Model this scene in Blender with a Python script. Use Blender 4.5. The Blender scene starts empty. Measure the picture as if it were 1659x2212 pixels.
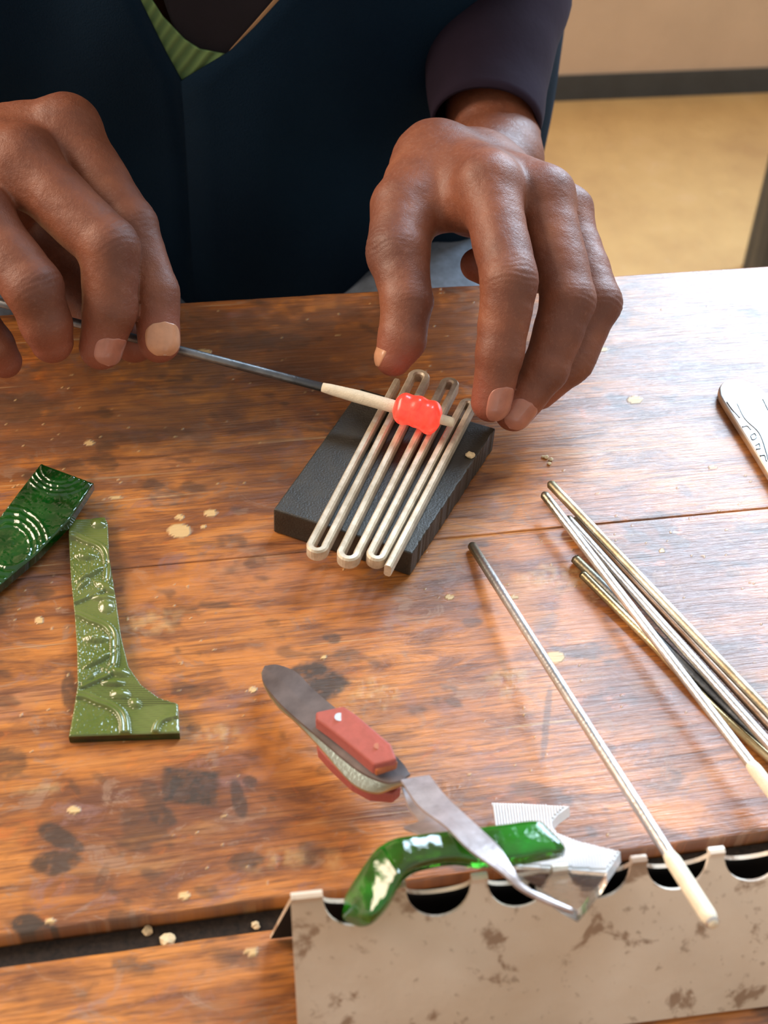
import bpy, bmesh, math, random
import numpy as np
from mathutils import Vector, Matrix

random.seed(3); rng = np.random.RandomState(5)
S = bpy.context.scene
COL = S.collection

# ------------------------------------------------------------------ camera
F = 2900.0; CAMH = .34; PITCH = math.radians(45); ROLL = math.radians(4.2)
_fw = np.array([0, math.cos(PITCH), -math.sin(PITCH)])
_u0 = np.array([0, math.sin(PITCH), math.cos(PITCH)]); _r0 = np.array([1., 0, 0])
_c, _s = math.cos(ROLL), math.sin(ROLL)
_rt = _c*_r0 + _s*_u0; _up = -_s*_r0 + _c*_u0
_C = np.array([0, 0, CAMH])
cam_d = bpy.data.cameras.new('camera'); cam = bpy.data.objects.new('camera', cam_d); COL.objects.link(cam)
cam_d.sensor_fit = 'HORIZONTAL'; cam_d.sensor_width = 36; cam_d.lens = 36*F/1659
cam_d.clip_start = .01; cam_d.clip_end = 50
M = Matrix(((_rt[0], _up[0], -_fw[0], _C[0]), (_rt[1], _up[1], -_fw[1], _C[1]), (_rt[2], _up[2], -_fw[2], _C[2]), (0, 0, 0, 1)))
cam.matrix_world = M
cam_d.dof.use_dof = True; cam_d.dof.focus_distance = .485; cam_d.dof.aperture_fstop = 23
S.camera = cam

# ------------------------------------------------------------------ world, lamps, exposure
S.view_settings.view_transform = 'Standard'; S.view_settings.look = 'None'
S.view_settings.gamma = 1; S.view_settings.exposure = 0.0
S.view_settings.use_curve_mapping = False
w = bpy.data.worlds.new('room_light'); S.world = w; w.use_nodes = True
w.node_tree.nodes['Background'].inputs[0].default_value = (1.0, .93, .86, 1)
w.node_tree.nodes['Background'].inputs[1].default_value = .56

PA = math.radians(13.1)                       # the bench, the wall and the boards all run this way
UX = np.array([math.cos(PA), math.sin(PA), 0]); VX = np.array([-math.sin(PA), math.cos(PA), 0])
def uv(u, v, z=0.): return UX*u + VX*v + np.array([0, 0, z])

def area(name, loc, target, sx, sy, power, color):
    l = bpy.data.lights.new(name, 'AREA'); l.shape = 'RECTANGLE'; l.size = sx; l.size_y = sy
    l.energy = power; l.color = color
    o = bpy.data.objects.new(name, l); COL.objects.link(o); o.location = loc
    d = Vector(target) - Vector(loc); o.rotation_euler = d.to_track_quat('-Z', 'Y').to_euler()
    return o
WU0, WU1, WZ0, WZ1, WV = .74, 2.6, .40, 3.10, 1.985     # window opening in the back wall
area('daylight_back_window', uv((WU0+WU1)/2, WV+.03, (WZ0+WZ1)/2), uv((WU0+WU1)/2, 0, (WZ0+WZ1)/2), WU1-WU0, WZ1-WZ0, 385, (.62, .80, 1.0))
area('warm_left_fill', (-1.75, .62, 1.15), (-.1, .40, .0), 1.2, 1.0, 62, (1.0, .78, .60))  # added warm fill lamp on the left, no window stands there

# ------------------------------------------------------------------ helpers
def ray(x, y): return _fw + _rt*((x-829.5)/F) - _up*((y-1106)/F)
def T(x, y, z=0.):                            # point of the plane at height z that is seen at x, y
    r = ray(x, y); return _C + r*((z-CAMH)/r[2])
def CD(x, y, d): return _C + ray(x, y)*d      # point at distance d before the lens
def dep(p): return float((np.asarray(p)-_C) @ _fw)
def pj(P):
    P = np.asarray(P) - _C; d = P @ _fw
    return 829.5 + F*(P @ _rt)/d, 1106 - F*(P @ _up)/d

def tag(o, label=None, cat=None, group=None, kind=None):
    if label: o['label'] = label
    if cat: o['category'] = cat
    if group: o['group'] = group
    if kind: o['kind'] = kind
    return o
def thing(name, loc, label, cat, group=None):
    o = bpy.data.objects.new(name, None); COL.objects.link(o); o.location = Vector(loc)
    o.empty_display_size = .02
    return tag(o, label, cat, group)
def obj(name, verts, faces, mat, parent=None, smooth=False, mods=None):
    me = bpy.data.meshes.new(name)
    V = np.asarray(verts, dtype=float)
    org = np.array(_wloc(parent)) if parent else np.array(V.mean(0))
    if not parent: org[2] = V[:, 2].min()
    me.from_pydata((V-org).tolist(), [], faces if isinstance(faces, list) else faces.tolist())
    if mat: me.materials.append(mat)
    me.update()
    bm = bmesh.new(); bm.from_mesh(me); bmesh.ops.recalc_face_normals(bm, faces=bm.faces); bm.to_mesh(me); bm.free()
    if smooth: me.polygons.foreach_set('use_smooth', [True]*len(me.polygons))
    o = bpy.data.objects.new(name, me); COL.objects.link(o)
    if parent: o.parent = parent
    else: o.location = org
    return o
def _wloc(p):
    l = Vector((0, 0, 0))
    while p: l += p.location; p = p.parent
    return l
def bevel(o, w, seg=2, ang=35):
    m = o.modifiers.new('bevel', 'BEVEL'); m.width = w; m.segments = seg; m.limit_method = 'ANGLE'; m.angle_limit = math.radians(ang)
    m.harden_normals = False
    return o
def slab(top, thick, down=(0, 0, -1)):        # closed slab from a top outline
    top = np.asarray(top); n = len(top); d = np.asarray(down, float)
    th = np.asarray(thick) if np.ndim(thick) else np.full(n, thick)
    bot = top + d*th[:, None]
    f = [list(range(n)), list(range(2*n-1, n-1, -1))] + [[i, (i+1) % n, (i+1) % n+n, i+n] for i in range(n)]
    return np.vstack([top, bot]), f
def prof_sweep(path, prof, up=(0, 0, 1), cap=True, scale=None):   # prof: (side, up) pairs
    path = np.asarray(path, float); n = len(path); k = len(prof); V = []
    for i in range(n):
        t = path[min(i+1, n-1)] - path[max(i-1, 0)]; t /= np.linalg.norm(t)
        s = np.cross(t, up); s /= np.linalg.norm(s); u2 = np.cross(s, t)
        sc = 1 if scale is None else scale[i]
        for a, b in prof: V.append(path[i] + s*a*sc + u2*b*sc)
    Fc = [[i*k+j, i*k+(j+1) % k, (i+1)*k+(j+1) % k, (i+1)*k+j] for i in range(n-1) for j in range(k)]
    if cap: Fc += [list(range(k)), list(range((n-1)*k, n*k))]
    return np.array(V), Fc
def circ(r, n=14): return [(r*math.cos(2*math.pi*i/n), r*math.sin(2*math.pi*i/n)) for i in range(n)]
def tube(path, rad, n=16):
    path = np.asarray(path, float)
    rad = np.full(len(path), rad) if np.ndim(rad) == 0 else np.asarray(rad)
    return prof_sweep(path, circ(1., n), up=(.013, .02, 1), scale=rad)
def spline(pts, n):                            # Catmull-Rom through the points
    P = np.asarray(pts, float); P = np.vstack([2*P[0]-P[1], P, 2*P[-1]-P[-2]]); out = []
    for i in range(1, len(P)-2):
        for t in np.linspace(0, 1, n, endpoint=False):
            a, b, c, d = P[i-1:i+3]
            out.append(.5*((2*b) + (c-a)*t + (2*a-5*b+4*c-d)*t*t + (3*b-a-3*c+d)*t**3))
    out.append(P[-2]); return np.array(out)
def boxuv(u0, u1, v0, v1, z0, z1):
    return slab([uv(u0, v0, z1), uv(u1, v0, z1), uv(u1, v1, z1), uv(u0, v1, z1)], z1-z0)

# value noise for numpy
_tab = rng.rand(512, 512)
def vnoise(x, y):
    xi = np.floor(x).astype(int); yi = np.floor(y).astype(int); fx = x-xi; fy = y-yi
    fx = fx*fx*(3-2*fx); fy = fy*fy*(3-2*fy)
    g = lambda a, b: _tab[a % 512, b % 512]
    return (g(xi, yi)*(1-fx)+g(xi+1, yi)*fx)*(1-fy) + (g(xi, yi+1)*(1-fx)+g(xi+1, yi+1)*fx)*fy
def fnoise(x, y, o=4):
    r = 0; a = .5; t = 0
    for i in range(o): r = r+a*vnoise(x*2**i+17*i, y*2**i+31*i); t += a; a *= .5
    return r/t
def sstep(a, b, x):
    t = np.clip((x-a)/(b-a), 0, 1); return t*t*(3-2*t)

# ------------------------------------------------------------------ materials
class NT:
    def __init__(s, name):
        s.m = bpy.data.materials.new(name); s.m.use_nodes = True; s.t = s.m.node_tree; s.n = s.t.nodes
        s.p = s.n['Principled BSDF']
    def new(s, typ, **kw):
        n = s.n.new(typ)
        for k, v in kw.items(): setattr(n, k, v)
        return n
    def link(s, a, b): s.t.links.new(a, b)
    def coord(s, scale=(1, 1, 1), rot=0, kind='Object'):
        tc = s.new('ShaderNodeTexCoord'); mp = s.new('ShaderNodeMapping')
        if kind == 'World':
            g = s.new('ShaderNodeNewGeometry'); src = g.outputs['Position']
        else: src = tc.outputs[kind]
        r1 = s.new('ShaderNodeVectorRotate', rotation_type='Z_AXIS'); r1.inputs['Angle'].default_value = rot
        s.link(src, r1.inputs['Vector']); s.link(r1.outputs[0], mp.inputs[0]); mp.inputs['Scale'].default_value = scale
        return mp.outputs[0]
    def noise(s, co, scale=1., detail=4., rough=.55, dist=0.):
        n = s.new('ShaderNodeTexNoise'); s.link(co, n.inputs['Vector'])
        n.inputs['Scale'].default_value = scale; n.inputs['Detail'].default_value = detail
        n.inputs['Roughness'].default_value = rough; n.inputs['Distortion'].default_value = dist
        return n.outputs['Fac']
    def ramp(s, fac, stops):
        r = s.new('ShaderNodeValToRGB'); e = r.color_ramp.elements
        while len(e) < len(stops): e.new(.5)
        for i, (p, c) in enumerate(stops):
            e[i].position = p; e[i].color = (c, c, c, 1) if np.ndim(c) == 0 else (*c, 1)
        s.link(fac, r.inputs[0]); return r.outputs[0]
    def mix(s, f, a, b, mode='MIX'):
        n = s.new('ShaderNodeMix', data_type='RGBA', blend_type=mode)
        for k, v in ((0, f), (6, a), (7, b)):
            if hasattr(v, 'links'): s.link(v, n.inputs[k])
            elif k == 0: n.inputs[k].default_value = v
            else: n.inputs[k].default_value = (*v, 1)
        return n.outputs[2]
    def math(s, op, a, b=0.):
        n = s.new('ShaderNodeMath', operation=op)
        for k, v in ((0, a), (1, b)):
            if hasattr(v, 'links'): s.link(v, n.inputs[k])
            else: n.inputs[k].default_value = v
        return n.outputs[0]
    def attr(s, name):
        n = s.new('ShaderNodeAttribute', attribute_name=name); return n.outputs['Fac']
    def bump(s, h, dist, strength=1., nrm=None):
        b = s.new('ShaderNodeBump'); b.inputs['Distance'].default_value = dist; b.inputs['Strength'].default_value = strength
        s.link(h, b.inputs['Height'])
        if nrm is not None: s.link(nrm, b.inputs['Normal'])
        return b.outputs[0]
    def set(s, **kw):
        for k, v in kw.items():
            i = s.p.inputs[k.replace('_', ' ')]
            if hasattr(v, 'links'): s.link(v, i)
            elif np.ndim(v): i.default_value = (*v, 1) if i.type == 'RGBA' else v
            else: i.default_value = v
        return s
def simple(name, col, rough=.5, metal=0., var=.15, scale=60., bumpd=0., **kw):
    n = NT(name); co = n.coord(kind='World')
    f = n.noise(co, scale, 5)
    c = n.mix(n.ramp(f, [(.3, 0.), (.7, 1.)]), tuple(max(0, x*(1-var)) for x in col), tuple(min(1, x*(1+var)) for x in col))
    n.set(Base_Color=c, Roughness=rough, Metallic=metal)
    if bumpd: n.set(Normal=n.bump(n.noise(co, scale*6, 3), bumpd))
    for k, v in kw.items(): n.set(**{k: v})
    return n.m

def wood_mat(name, shift=0.):
    n = NT(name)
    co = n.coord((1, 1, 1), -PA, 'World')
    def mp(sc, off=0.):
        m = n.new('ShaderNodeMapping'); n.link(co, m.inputs[0]); m.inputs['Scale'].default_value = sc; m.inputs['Location'].default_value = (off+shift, off*.7+shift, 0); return m.outputs[0]
    big = n.noise(mp((9, 26, 1)), 1, 5, .6, .6)
    med = n.noise(mp((26, 120, 1), 3), 1, 6, .65, .8)
    fine = n.noise(mp((40, 900, 1), 5), 1, 4, .6, .2)
    fine2 = n.noise(mp((90, 2200, 1), 9), 1, 3, .6)
    blot = n.noise(mp((60, 90, 1), 13), 1, 5, .7, 1.2)
    c = n.ramp(big, [(.30, (.15, .055, .024)), (.44, (.34, .115, .026)), (.56, (.52, .19, .038)), (.66, (.40, .16, .065)), (.76, (.44, .23, .12))])
    c = n.mix(n.ramp(med, [(.38, .7), (.54, 0.)]), c, (.105, .038, .020))
    c = n.mix(n.ramp(med, [(.55, 0.), (.78, .6)]), c, (.50, .24, .08))
    c = n.mix(n.ramp(blot, [(.56, 0.), (.63, .6)]), c, (.30, .17, .10))
    c = n.mix(n.ramp(blot, [(.30, .6), (.40, 0.)]), c, (.50, .135, .03))
    c = n.mix(n.ramp(fine, [(.36, .55), (.52, 0.)]), c, (.09, .032, .014))
    c = n.mix(n.ramp(fine2, [(.60, 0.), (.8, .35)]), c, (.58, .34, .15))
    purp = n.noise(mp((34, 60, 1), 23), 1, 5, .7, 1.5)
    c = n.mix(n.ramp(purp, [(.56, 0.), (.68, .6)]), c, (.24, .125, .105))
    # scratches
    for ang, sc, off in ((.6, 8, 2.), (-.5, 9, 7.), (1.3, 7, 12.)):
        m = n.new('ShaderNodeMapping'); n.link(co, m.inputs[0]); m.inputs['Rotation'].default_value = (0, 0, ang); m.inputs['Scale'].default_value = (sc, 380, 1); m.inputs['Location'].default_value = (off, off, 0)
        f = n.noise(m.outputs[0], 1, 1, .4, .3)
        c = n.mix(n.ramp(f, [(.745, 0.), (.78, .5)]), c, (.55, .36, .18))
    c = n.mix(n.attr('warm'), c, (.56, .20, .040))
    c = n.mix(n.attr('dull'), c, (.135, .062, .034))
    c = n.mix(n.attr('stain'), c, (.045, .032, .022))
    c = n.mix(n.attr('drop'), c, (.60, .40, .17))
    rf = n.ramp(blot, [(.3, .30), (.7, .46)])
    rr = n.math('ADD', rf, n.math('MULTIPLY', n.attr('drop'), .2))
    h = n.math('ADD', n.math('MULTIPLY', fine, 1.), n.math('MULTIPLY', med, 1.3))
    h = n.math('ADD', h, n.math('MULTIPLY', n.attr('drop'), .8))
    n.set(Base_Color=c, Roughness=rr, Normal=n.bump(h, .00055, .9), IOR=1.5)
    n.set(Coat_Weight=.25, Coat_Roughness=.22)
    return n.m
M_wood = wood_mat('worn_varnished_wood')
M_dirt = simple('dark_dirt', (.022, .013, .007), .9, var=.7, scale=700, bumpd=.0006)
M_rackshade = simple('black_rack_shade', (.006, .006, .007), .9)  # shade inside the rack, put into a black colour
M_floor = NT('ochre_concrete'); _co = M_floor.coord(kind='World')
_f = M_floor.noise(_co, 6, 8, .65); _g = M_floor.noise(_co, 40, 6, .7)
_c1 = M_floor.ramp(_f, [(.3, (.50, .31, .13)), (.55, (.62, .41, .17)), (.75, (.68, .46, .25))])
_c1 = M_floor.mix(M_floor.ramp(_g, [(.62, 0.), (.72, .5)]), _c1, (.78, .6, .4))
M_floor.set(Base_Color=_c1, Roughness=.7, Normal=M_floor.bump(_g, .004)); M_floor = M_floor.m
M_wall = simple('beige_painted_wall', (.60, .47, .36), .75, var=.06, scale=9, bumpd=.001)
M_block = simple('beige_light_block', (.45, .36, .27), .8)
M_base = simple('slate_baseboard', (.045, .055, .065), .6, scale=20)
M_frame = simple('window_frame_paint', (.55, .5, .43), .5)
M_darkmetal = simple('dark_grey_paint', (.05, .055, .06), .5, scale=30)

def skin_mat():
    n = NT('skin'); co = n.coord(kind='World')
    f = n.noise(co, 60, 5, .6); g = n.noise(co, 700, 3, .6); v = n.noise(co, 2200, 2, .5)
    c = n.ramp(f, [(.3, (.145, .046, .024)), (.55, (.205, .067, .032)), (.75, (.26, .092, .043))])
    c = n.mix(n.math('MULTIPLY', n.attr('knuckle'), .62), c, (.070, .027, .022))
    c = n.mix(n.math('MULTIPLY', n.attr('fingertip'), .6), c, (.30, .085, .050))
    c = n.mix(n.ramp(g, [(.55, 0.), (.75, .25)]), c, (.32, .16, .11))
    h = n.math('ADD', n.math('MULTIPLY', g, 1.), n.math('MULTIPLY', v, .5))
    n.set(Base_Color=c, Roughness=n.ramp(g, [(.3, .46), (.7, .60)]), Normal=n.bump(h, .00028, .7))
    n.set(Subsurface_Weight=.08, Subsurface_Radius=(.004, .0015, .0008), Subsurface_Scale=1.)
    return n.m
M_skin = skin_mat()
M_nail = simple('fingernail', (.40, .165, .115), .28, var=.12, scale=250, Coat_Weight=.3)
M_nailpale = simple('pale_fingernail', (.54, .27, .15), .3, var=.12, scale=250, Coat_Weight=.3)
M_shirt = NT('navy_shirt'); _co = M_shirt.coord(kind='World')
_g = M_shirt.noise(_co, 1500, 2); _b = M_shirt.noise(_co, 12, 4)
M_shirt.set(Base_Color=M_shirt.ramp(_b, [(.3, (.0018, .0100, .024)), (.7, (.0035, .0165, .036))]), Roughness=.95, Normal=M_shirt.bump(_g, .0004), Specular_IOR_Level=.15); M_shirt = M_shirt.m
M_sleeve = simple('plum_navy_sleeve', (.022, .014, .026), .95, var=.3, scale=14, bumpd=.0004, Specular_IOR_Level=.15)
M_chestshade = simple('dark_plum_shade', (.010, .007, .012), .95)  # deep shade on the chest, put into a dark colour
M_trouser = simple('grey_blue_denim', (.13, .16, .20), .9, var=.25, scale=200)
M_hair = simple('black_hair', (.008, .007, .006), .8, bumpd=.002)
n = NT('green_ribbed_knit'); _co = n.coord(kind='World')
_m = n.new('ShaderNodeTexWave', wave_type='BANDS', bands_direction='X'); _r = n.new('ShaderNodeVectorRotate', rotation_type='Y_AXIS')
_r.inputs['Angle'].default_value = math.radians(-36); n.link(_co, _r.inputs['Vector']); n.link(_r.outputs[0], _m.inputs['Vector']); _m.inputs['Scale'].default_value = 62; _m.inputs['Distortion'].default_value = .6
n.set(Base_Color=n.mix(_m.outputs['Fac'], (.11, .20, .075), (.21, .34, .12)), Roughness=.95, Normal=n.bump(_m.outputs['Fac'], .001)); M_green = n.m
M_tan = simple('tan_piping', (.42, .24, .12), .8)

n = NT('graphite'); _co = n.coord(kind='World')
_f = n.noise(_co, 90, 6, .7); _g = n.noise(_co, 1300, 3)
n.set(Base_Color=n.ramp(_f, [(.3, (.016, .014, .010)), (.7, (.040, .034, .023))]), Roughness=n.ramp(_f, [(.3, .42), (.7, .58)]), Normal=n.bump(_g, .0002), Specular_IOR_Level=.7, Metallic=.15); M_graph = n.m
n = NT('tarnished_steel_wire'); _co = n.coord(kind='World')
_f = n.noise(_co, 200, 5, .7)
n.set(Base_Color=n.ramp(_f, [(.35, (.46, .39, .28)), (.65, (.70, .62, .48))]), Roughness=.40, Metallic=.35, Normal=n.bump(_f, .00012)); M_wire = n.m
def rod_mat(name, a, b, rough):
    n = NT(name); co = n.coord((1, 1, 1), 0, 'World'); f = n.noise(co, 45, 4, .6); g = n.noise(co, 900, 3)
    n.set(Base_Color=n.mix(n.attr('scorch'), n.ramp(f, [(.40, a), (.62, b)]), (.15, .125, .07)), Roughness=rough, Metallic=.9, Normal=n.bump(g, .00012)); return n.m
M_steel = rod_mat('drawn_steel', (.50, .50, .50), (.72, .71, .70), .33)
M_steelold = rod_mat('oxidised_steel', (.30, .24, .15), (.52, .46, .36), .45)
M_steelbrown = rod_mat('rusted_steel', (.26, .16, .10), (.42, .31, .24), .55)
M_steeldark = rod_mat('heat_darkened_steel', (.10, .11, .12), (.26, .27, .28), .42)
M_steelend = rod_mat('olive_scorched_steel', (.14, .12, .07), (.26, .22, .14), .6)
M_clay = simple('cream_bead_release', (.74, .66, .50), .85, var=.10, scale=300, bumpd=.0002)
n = NT('glowing_red_glass'); _co = n.coord((1, 1, 1), 0, 'World'); _f = n.noise(_co, 230, 4, .6, 1.)
n.set(Base_Color=(.85, .035, .02), Roughness=.3, Emission_Color=n.ramp(_f, [(.3, (1., .034, .022)), (.7, (1., .08, .045))]), Emission_Strength=.95, Coat_Weight=.15, IOR=1.5); M_bead = n.m
def glass(name, col, rough, dens, absorb, ior=1.5, spec=None):
    n = NT(name); co = n.coord(kind='World')
    n.set(Base_Color=col, Roughness=rough, IOR=ior, Transmission_Weight=1.)
    if dens:
        v = n.new('ShaderNodeVolumeAbsorption'); v.inputs['Color'].default_value = (*absorb, 1); v.inputs['Density'].default_value = dens
        n.link(v.outputs[0], n.n['Material Output'].inputs['Volume'])
    n.set(Normal=n.bump(n.noise(co, 420, 3), .00012))
    return n.m
def body_glass(name, c0, c1, rough, trans):
    n = NT(name); co = n.coord(kind='World'); f = n.noise(co, 55, 4, .6)
    n.set(Base_Color=n.ramp(f, [(.35, c0), (.65, c1)]), Roughness=rough, IOR=1.52, Transmission_Weight=trans, Coat_Weight=.6, Coat_Roughness=.08)
    n.set(Normal=n.bump(n.noise(co, 420, 3), .00012)); return n.m
M_gglass = body_glass('olive_green_glass', (.115, .165, .028), (.185, .225, .055), .22, .25)
M_gglass2 = body_glass('emerald_glass', (.002, .045, .006), (.004, .13, .012), .10, .5)
M_gglass3 = body_glass('molten_green_glass', (.035, .10, .003), (.015, .28, .02), .07, .7)
M_gedge = body_glass('deep_green_glass_edge', (.0015, .014, .003), (.003, .06, .006), .07, .5)
M_glareglass = body_glass('glare_white_ribbed_glass', (.80, .82, .82), (.88, .89, .89), .2, .3)  # window glare painted in as a near-white body colour
M_cleartip = glass('clear_glass', (.97, .99, .98), .05, 0, None)
M_grip = simple('red_fibre_grip', (.34, .075, .062), .5, var=.10, scale=500, bumpd=.0002)
M_gripend = simple('orange_brown_fibre', (.36, .10, .03), .5, var=.2, scale=400)
n = NT('worn_skylit_steel'); _co = n.coord(kind='World'); _f = n.noise(_co, 120, 5, .65)
n.set(Base_Color=n.ramp(_f, [(.35, (.38, .34, .34)), (.65, (.58, .53, .53))]), Roughness=.36, Metallic=.6, Normal=n.bump(_f, .0003)); M_tweez = n.m  # jaw steel lightened, sky reflection put into the colour
M_tweezdark = simple('dull_dark_steel', (.17, .145, .14), .42, metal=.6, var=.3, scale=120)  # same steel as the jaws, without the painted sky sheen
M_brass = rod_mat('brassy_inner_steel', (.42, .32, .16), (.62, .52, .33), .35)
M_rivet = simple('bright_rivet', (.8, .8, .76), .25, metal=1.)
n = NT('rust_spotted_sheet_metal'); _co = n.coord(kind='World'); _f = n.noise(_co, 75, 5, .6, .3); _g = n.noise(_co, 16, 3); _h = n.noise(_co, 260, 4, .6)
_c1 = n.mix(n.ramp(_g, [(.35, 0.), (.65, 1.)]), (.56, .44, .32), (.74, .65, .54))
_c1 = n.mix(n.ramp(_f, [(.575, 0.), (.64, .75)]), _c1, (.22, .115, .055))
_c1 = n.mix(n.ramp(_h, [(.62, 0.), (.70, .5)]), _c1, (.20, .12, .07))
n.set(Base_Color=_c1, Roughness=n.ramp(_f, [(.5, .42), (.8, .75)]), Metallic=.1, Normal=n.bump(_h, .0002)); M_sheet = n.m
n = NT('polished_silver'); _co = n.coord(kind='World')
n.set(Base_Color=(.92, .90, .84), Roughness=.30, Metallic=.9); M_silver = n.m
M_crumb = simple('cream_crumb', (.62, .49, .29), .9, scale=900)

# ------------------------------------------------------------------ the room
FZ = -.75
o = obj('floor', *slab([uv(-3, -1.6, FZ), uv(3.4, -1.6, FZ), uv(3.4, WV, FZ), uv(-3, WV, FZ)], .1), M_floor); tag(o, kind='structure')
def wall_back():
    # wall with a window opening, pieces share one mesh
    V = []; Fc = []
    for (a, b, c, d) in ((-3, WU0, FZ+.03, 3.5), (WU1, 3.4, FZ+.03, 3.5), (WU0, WU1, FZ+.03, WZ0), (WU0, WU1, WZ1, 3.5)):
        v, f = boxuv(a, b, WV, WV+.16, c, d); k = sum(len(q) for q in V); V.append(v); Fc += [[i+k for i in q] for q in f]
    return obj('wall_back', np.vstack(V), Fc, M_wall)
tag(wall_back(), kind='structure')
o = obj('front_light_block', *boxuv(-3, 3.4, -1.3, -1.2, FZ, .75), M_block); tag(o, kind='structure')  # unseen, added behind the camera to block low light
o = obj('baseboard_back', *boxuv(-3, 3.4, WV-.004, WV+.05, FZ, FZ+.045), M_base); tag(o, kind='structure')
V = []; Fc = []
for (a, b, c, d) in ((WU0, WU0+.05, WZ0, WZ1), (WU1-.05, WU1, WZ0, WZ1), (WU0, WU1, WZ0, WZ0+.05), (WU0, WU1, WZ1-.05, WZ1), ((WU0+WU1)/2-.02, (WU0+WU1)/2+.02, WZ0, WZ1)):
    v, f = boxuv(a, b, WV-.02, WV+.02, c, d); k = sum(len(q) for q in V); V.append(v); Fc += [[i+k for i in q] for q in f]
o = obj('window_1', np.vstack(V), Fc, M_frame); tag(o, kind='structure')

# dark splayed-leg stool behind the bench at the right
st = thing('stool', (.86, 1.36, FZ), 'dark grey stool leg slanting up at the right edge above the bench', 'stool')
_b0 = T(1600, 800, FZ); _t0 = T(1768, 100, -.30); _sc = _t0 + np.array([.17, .10, 0])
obj('seat', *tube([_sc, _sc+np.array([0, 0, .035])], .20, 32), M_darkmetal, st)
for k in range(4):
    a = k*math.pi/2; rot = np.array([[math.cos(a), -math.sin(a), 0], [math.sin(a), math.cos(a), 0], [0, 0, 1]])
    p0, p1 = rot@(_t0-_sc)+_sc, rot@(_b0-_sc)+_sc
    obj('leg', *tube([p0, p1], [.020, .020], 12), M_darkmetal, st)

# ------------------------------------------------------------------ workbench
VE, VM, VG0, VG1 = .4633, .3157, .1862, .1782
bench = thing('workbench', uv(.1, .2, FZ), 'scarred orange-brown wooden workbench of wide varnished planks with burns and pale drops', 'table')
MW = M_wood
stains = [  # px, py, rx, ry, angle, strength
 (410, 1700, 62, 40, 6, 1.), (515, 1725, 16, 42, -14, .6), (540, 1690, 16, 12, 20, .6), (350, 1760, 36, 26, 15, .65), (130, 1810, 55, 22, 25, .7), (120, 1865, 55, 30, -8, .75),
 (75, 2005, 60, 30, 14, .9), (530, 1860, 40, 22, -10, .6), (690, 1475, 58, 45, 15, .8), (720, 1378, 24, 14, 0, .6), (550, 1215, 26, 14, -10, .45), (150, 1490, 20, 48, 0, .6),
 (20, 1650, 50, 34, 0, .5), (220, 1895, 12, 40, 25, .3), (215, 1680, 22, 10, 30, .4), (420, 1572, 18, 12, 0, .5), (1180, 1560, 9, 85, 6, .45), (1020, 1345, 22, 12, 0, .4),
 (900, 1700, 26, 14, 0, .3), (590, 1345, 20, 10, 0, .3), (160, 1700, 24, 8, 50, .35), (700, 1660, 20, 10, -20, .4), (1580, 1240, 20, 9, 0, .35), (1440, 1800, 26, 12, 0, .3), (50, 880, 90, 30, 0, .4), (300, 940, 110, 16, -3, .35), (560, 740, 120, 18, -3, .35)]
drops = [(388, 1147, 25, 15), (455, 1108, 13, 8), (389, 1117, 10, 6), (194, 957, 10, 6), (1197, 1420, 22, 13), (1372, 864, 15, 8), (545, 1490, 9, 6), (441, 1137, 5, 4), (160, 1750, 14, 8), (85, 1340, 10, 8),
 (398, 1935, 12, 8), (545, 2055, 14, 8), (300, 1500, 8, 4), (440, 760, 18, 6), (1300, 755, 14, 4), (1110, 1290, 10, 4), (700, 1420, 6, 4), (250, 1075, 12, 4), (1430, 1190, 5, 4), (970, 1290, 10, 5), (1540, 1010, 9, 3), (110, 1990, 12, 6)]
smears = [(330, 1350, 60, 34), (470, 1580, 70, 26), (800, 1500, 90, 30), (1200, 1250, 120, 30), (90, 1700, 70, 16), (640, 1860, 90, 30), (1100, 1470, 60, 40)]
warms = [(640, 1600, 120, 60, .55), (1100, 1300, 60, 110, .6), (230, 1650, 160, 40, .4), (700, 1900, 120, 40, .4), (1000, 1560, 120, 50, .35), (400, 1260, 200, 40, .45), (560, 1440, 120, 50, .5), (1470, 1760, 70, 40, .7), (1250, 1340, 40, 60, .5), (300, 2120, 300, 30, .35)]
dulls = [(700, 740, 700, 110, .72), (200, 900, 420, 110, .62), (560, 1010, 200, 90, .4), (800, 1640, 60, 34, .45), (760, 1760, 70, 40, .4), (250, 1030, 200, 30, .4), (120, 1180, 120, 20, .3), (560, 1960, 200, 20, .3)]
def ell(X, Y, cx, cy, rx, ry, ang=0., warp=0.):
    a = math.radians(ang); dx = X-cx; dy = Y-cy
    p = (dx*math.cos(a)+dy*math.sin(a))/rx; q = (-dx*math.sin(a)+dy*math.cos(a))/ry
    return np.sqrt(p*p+q*q) + warp
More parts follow.
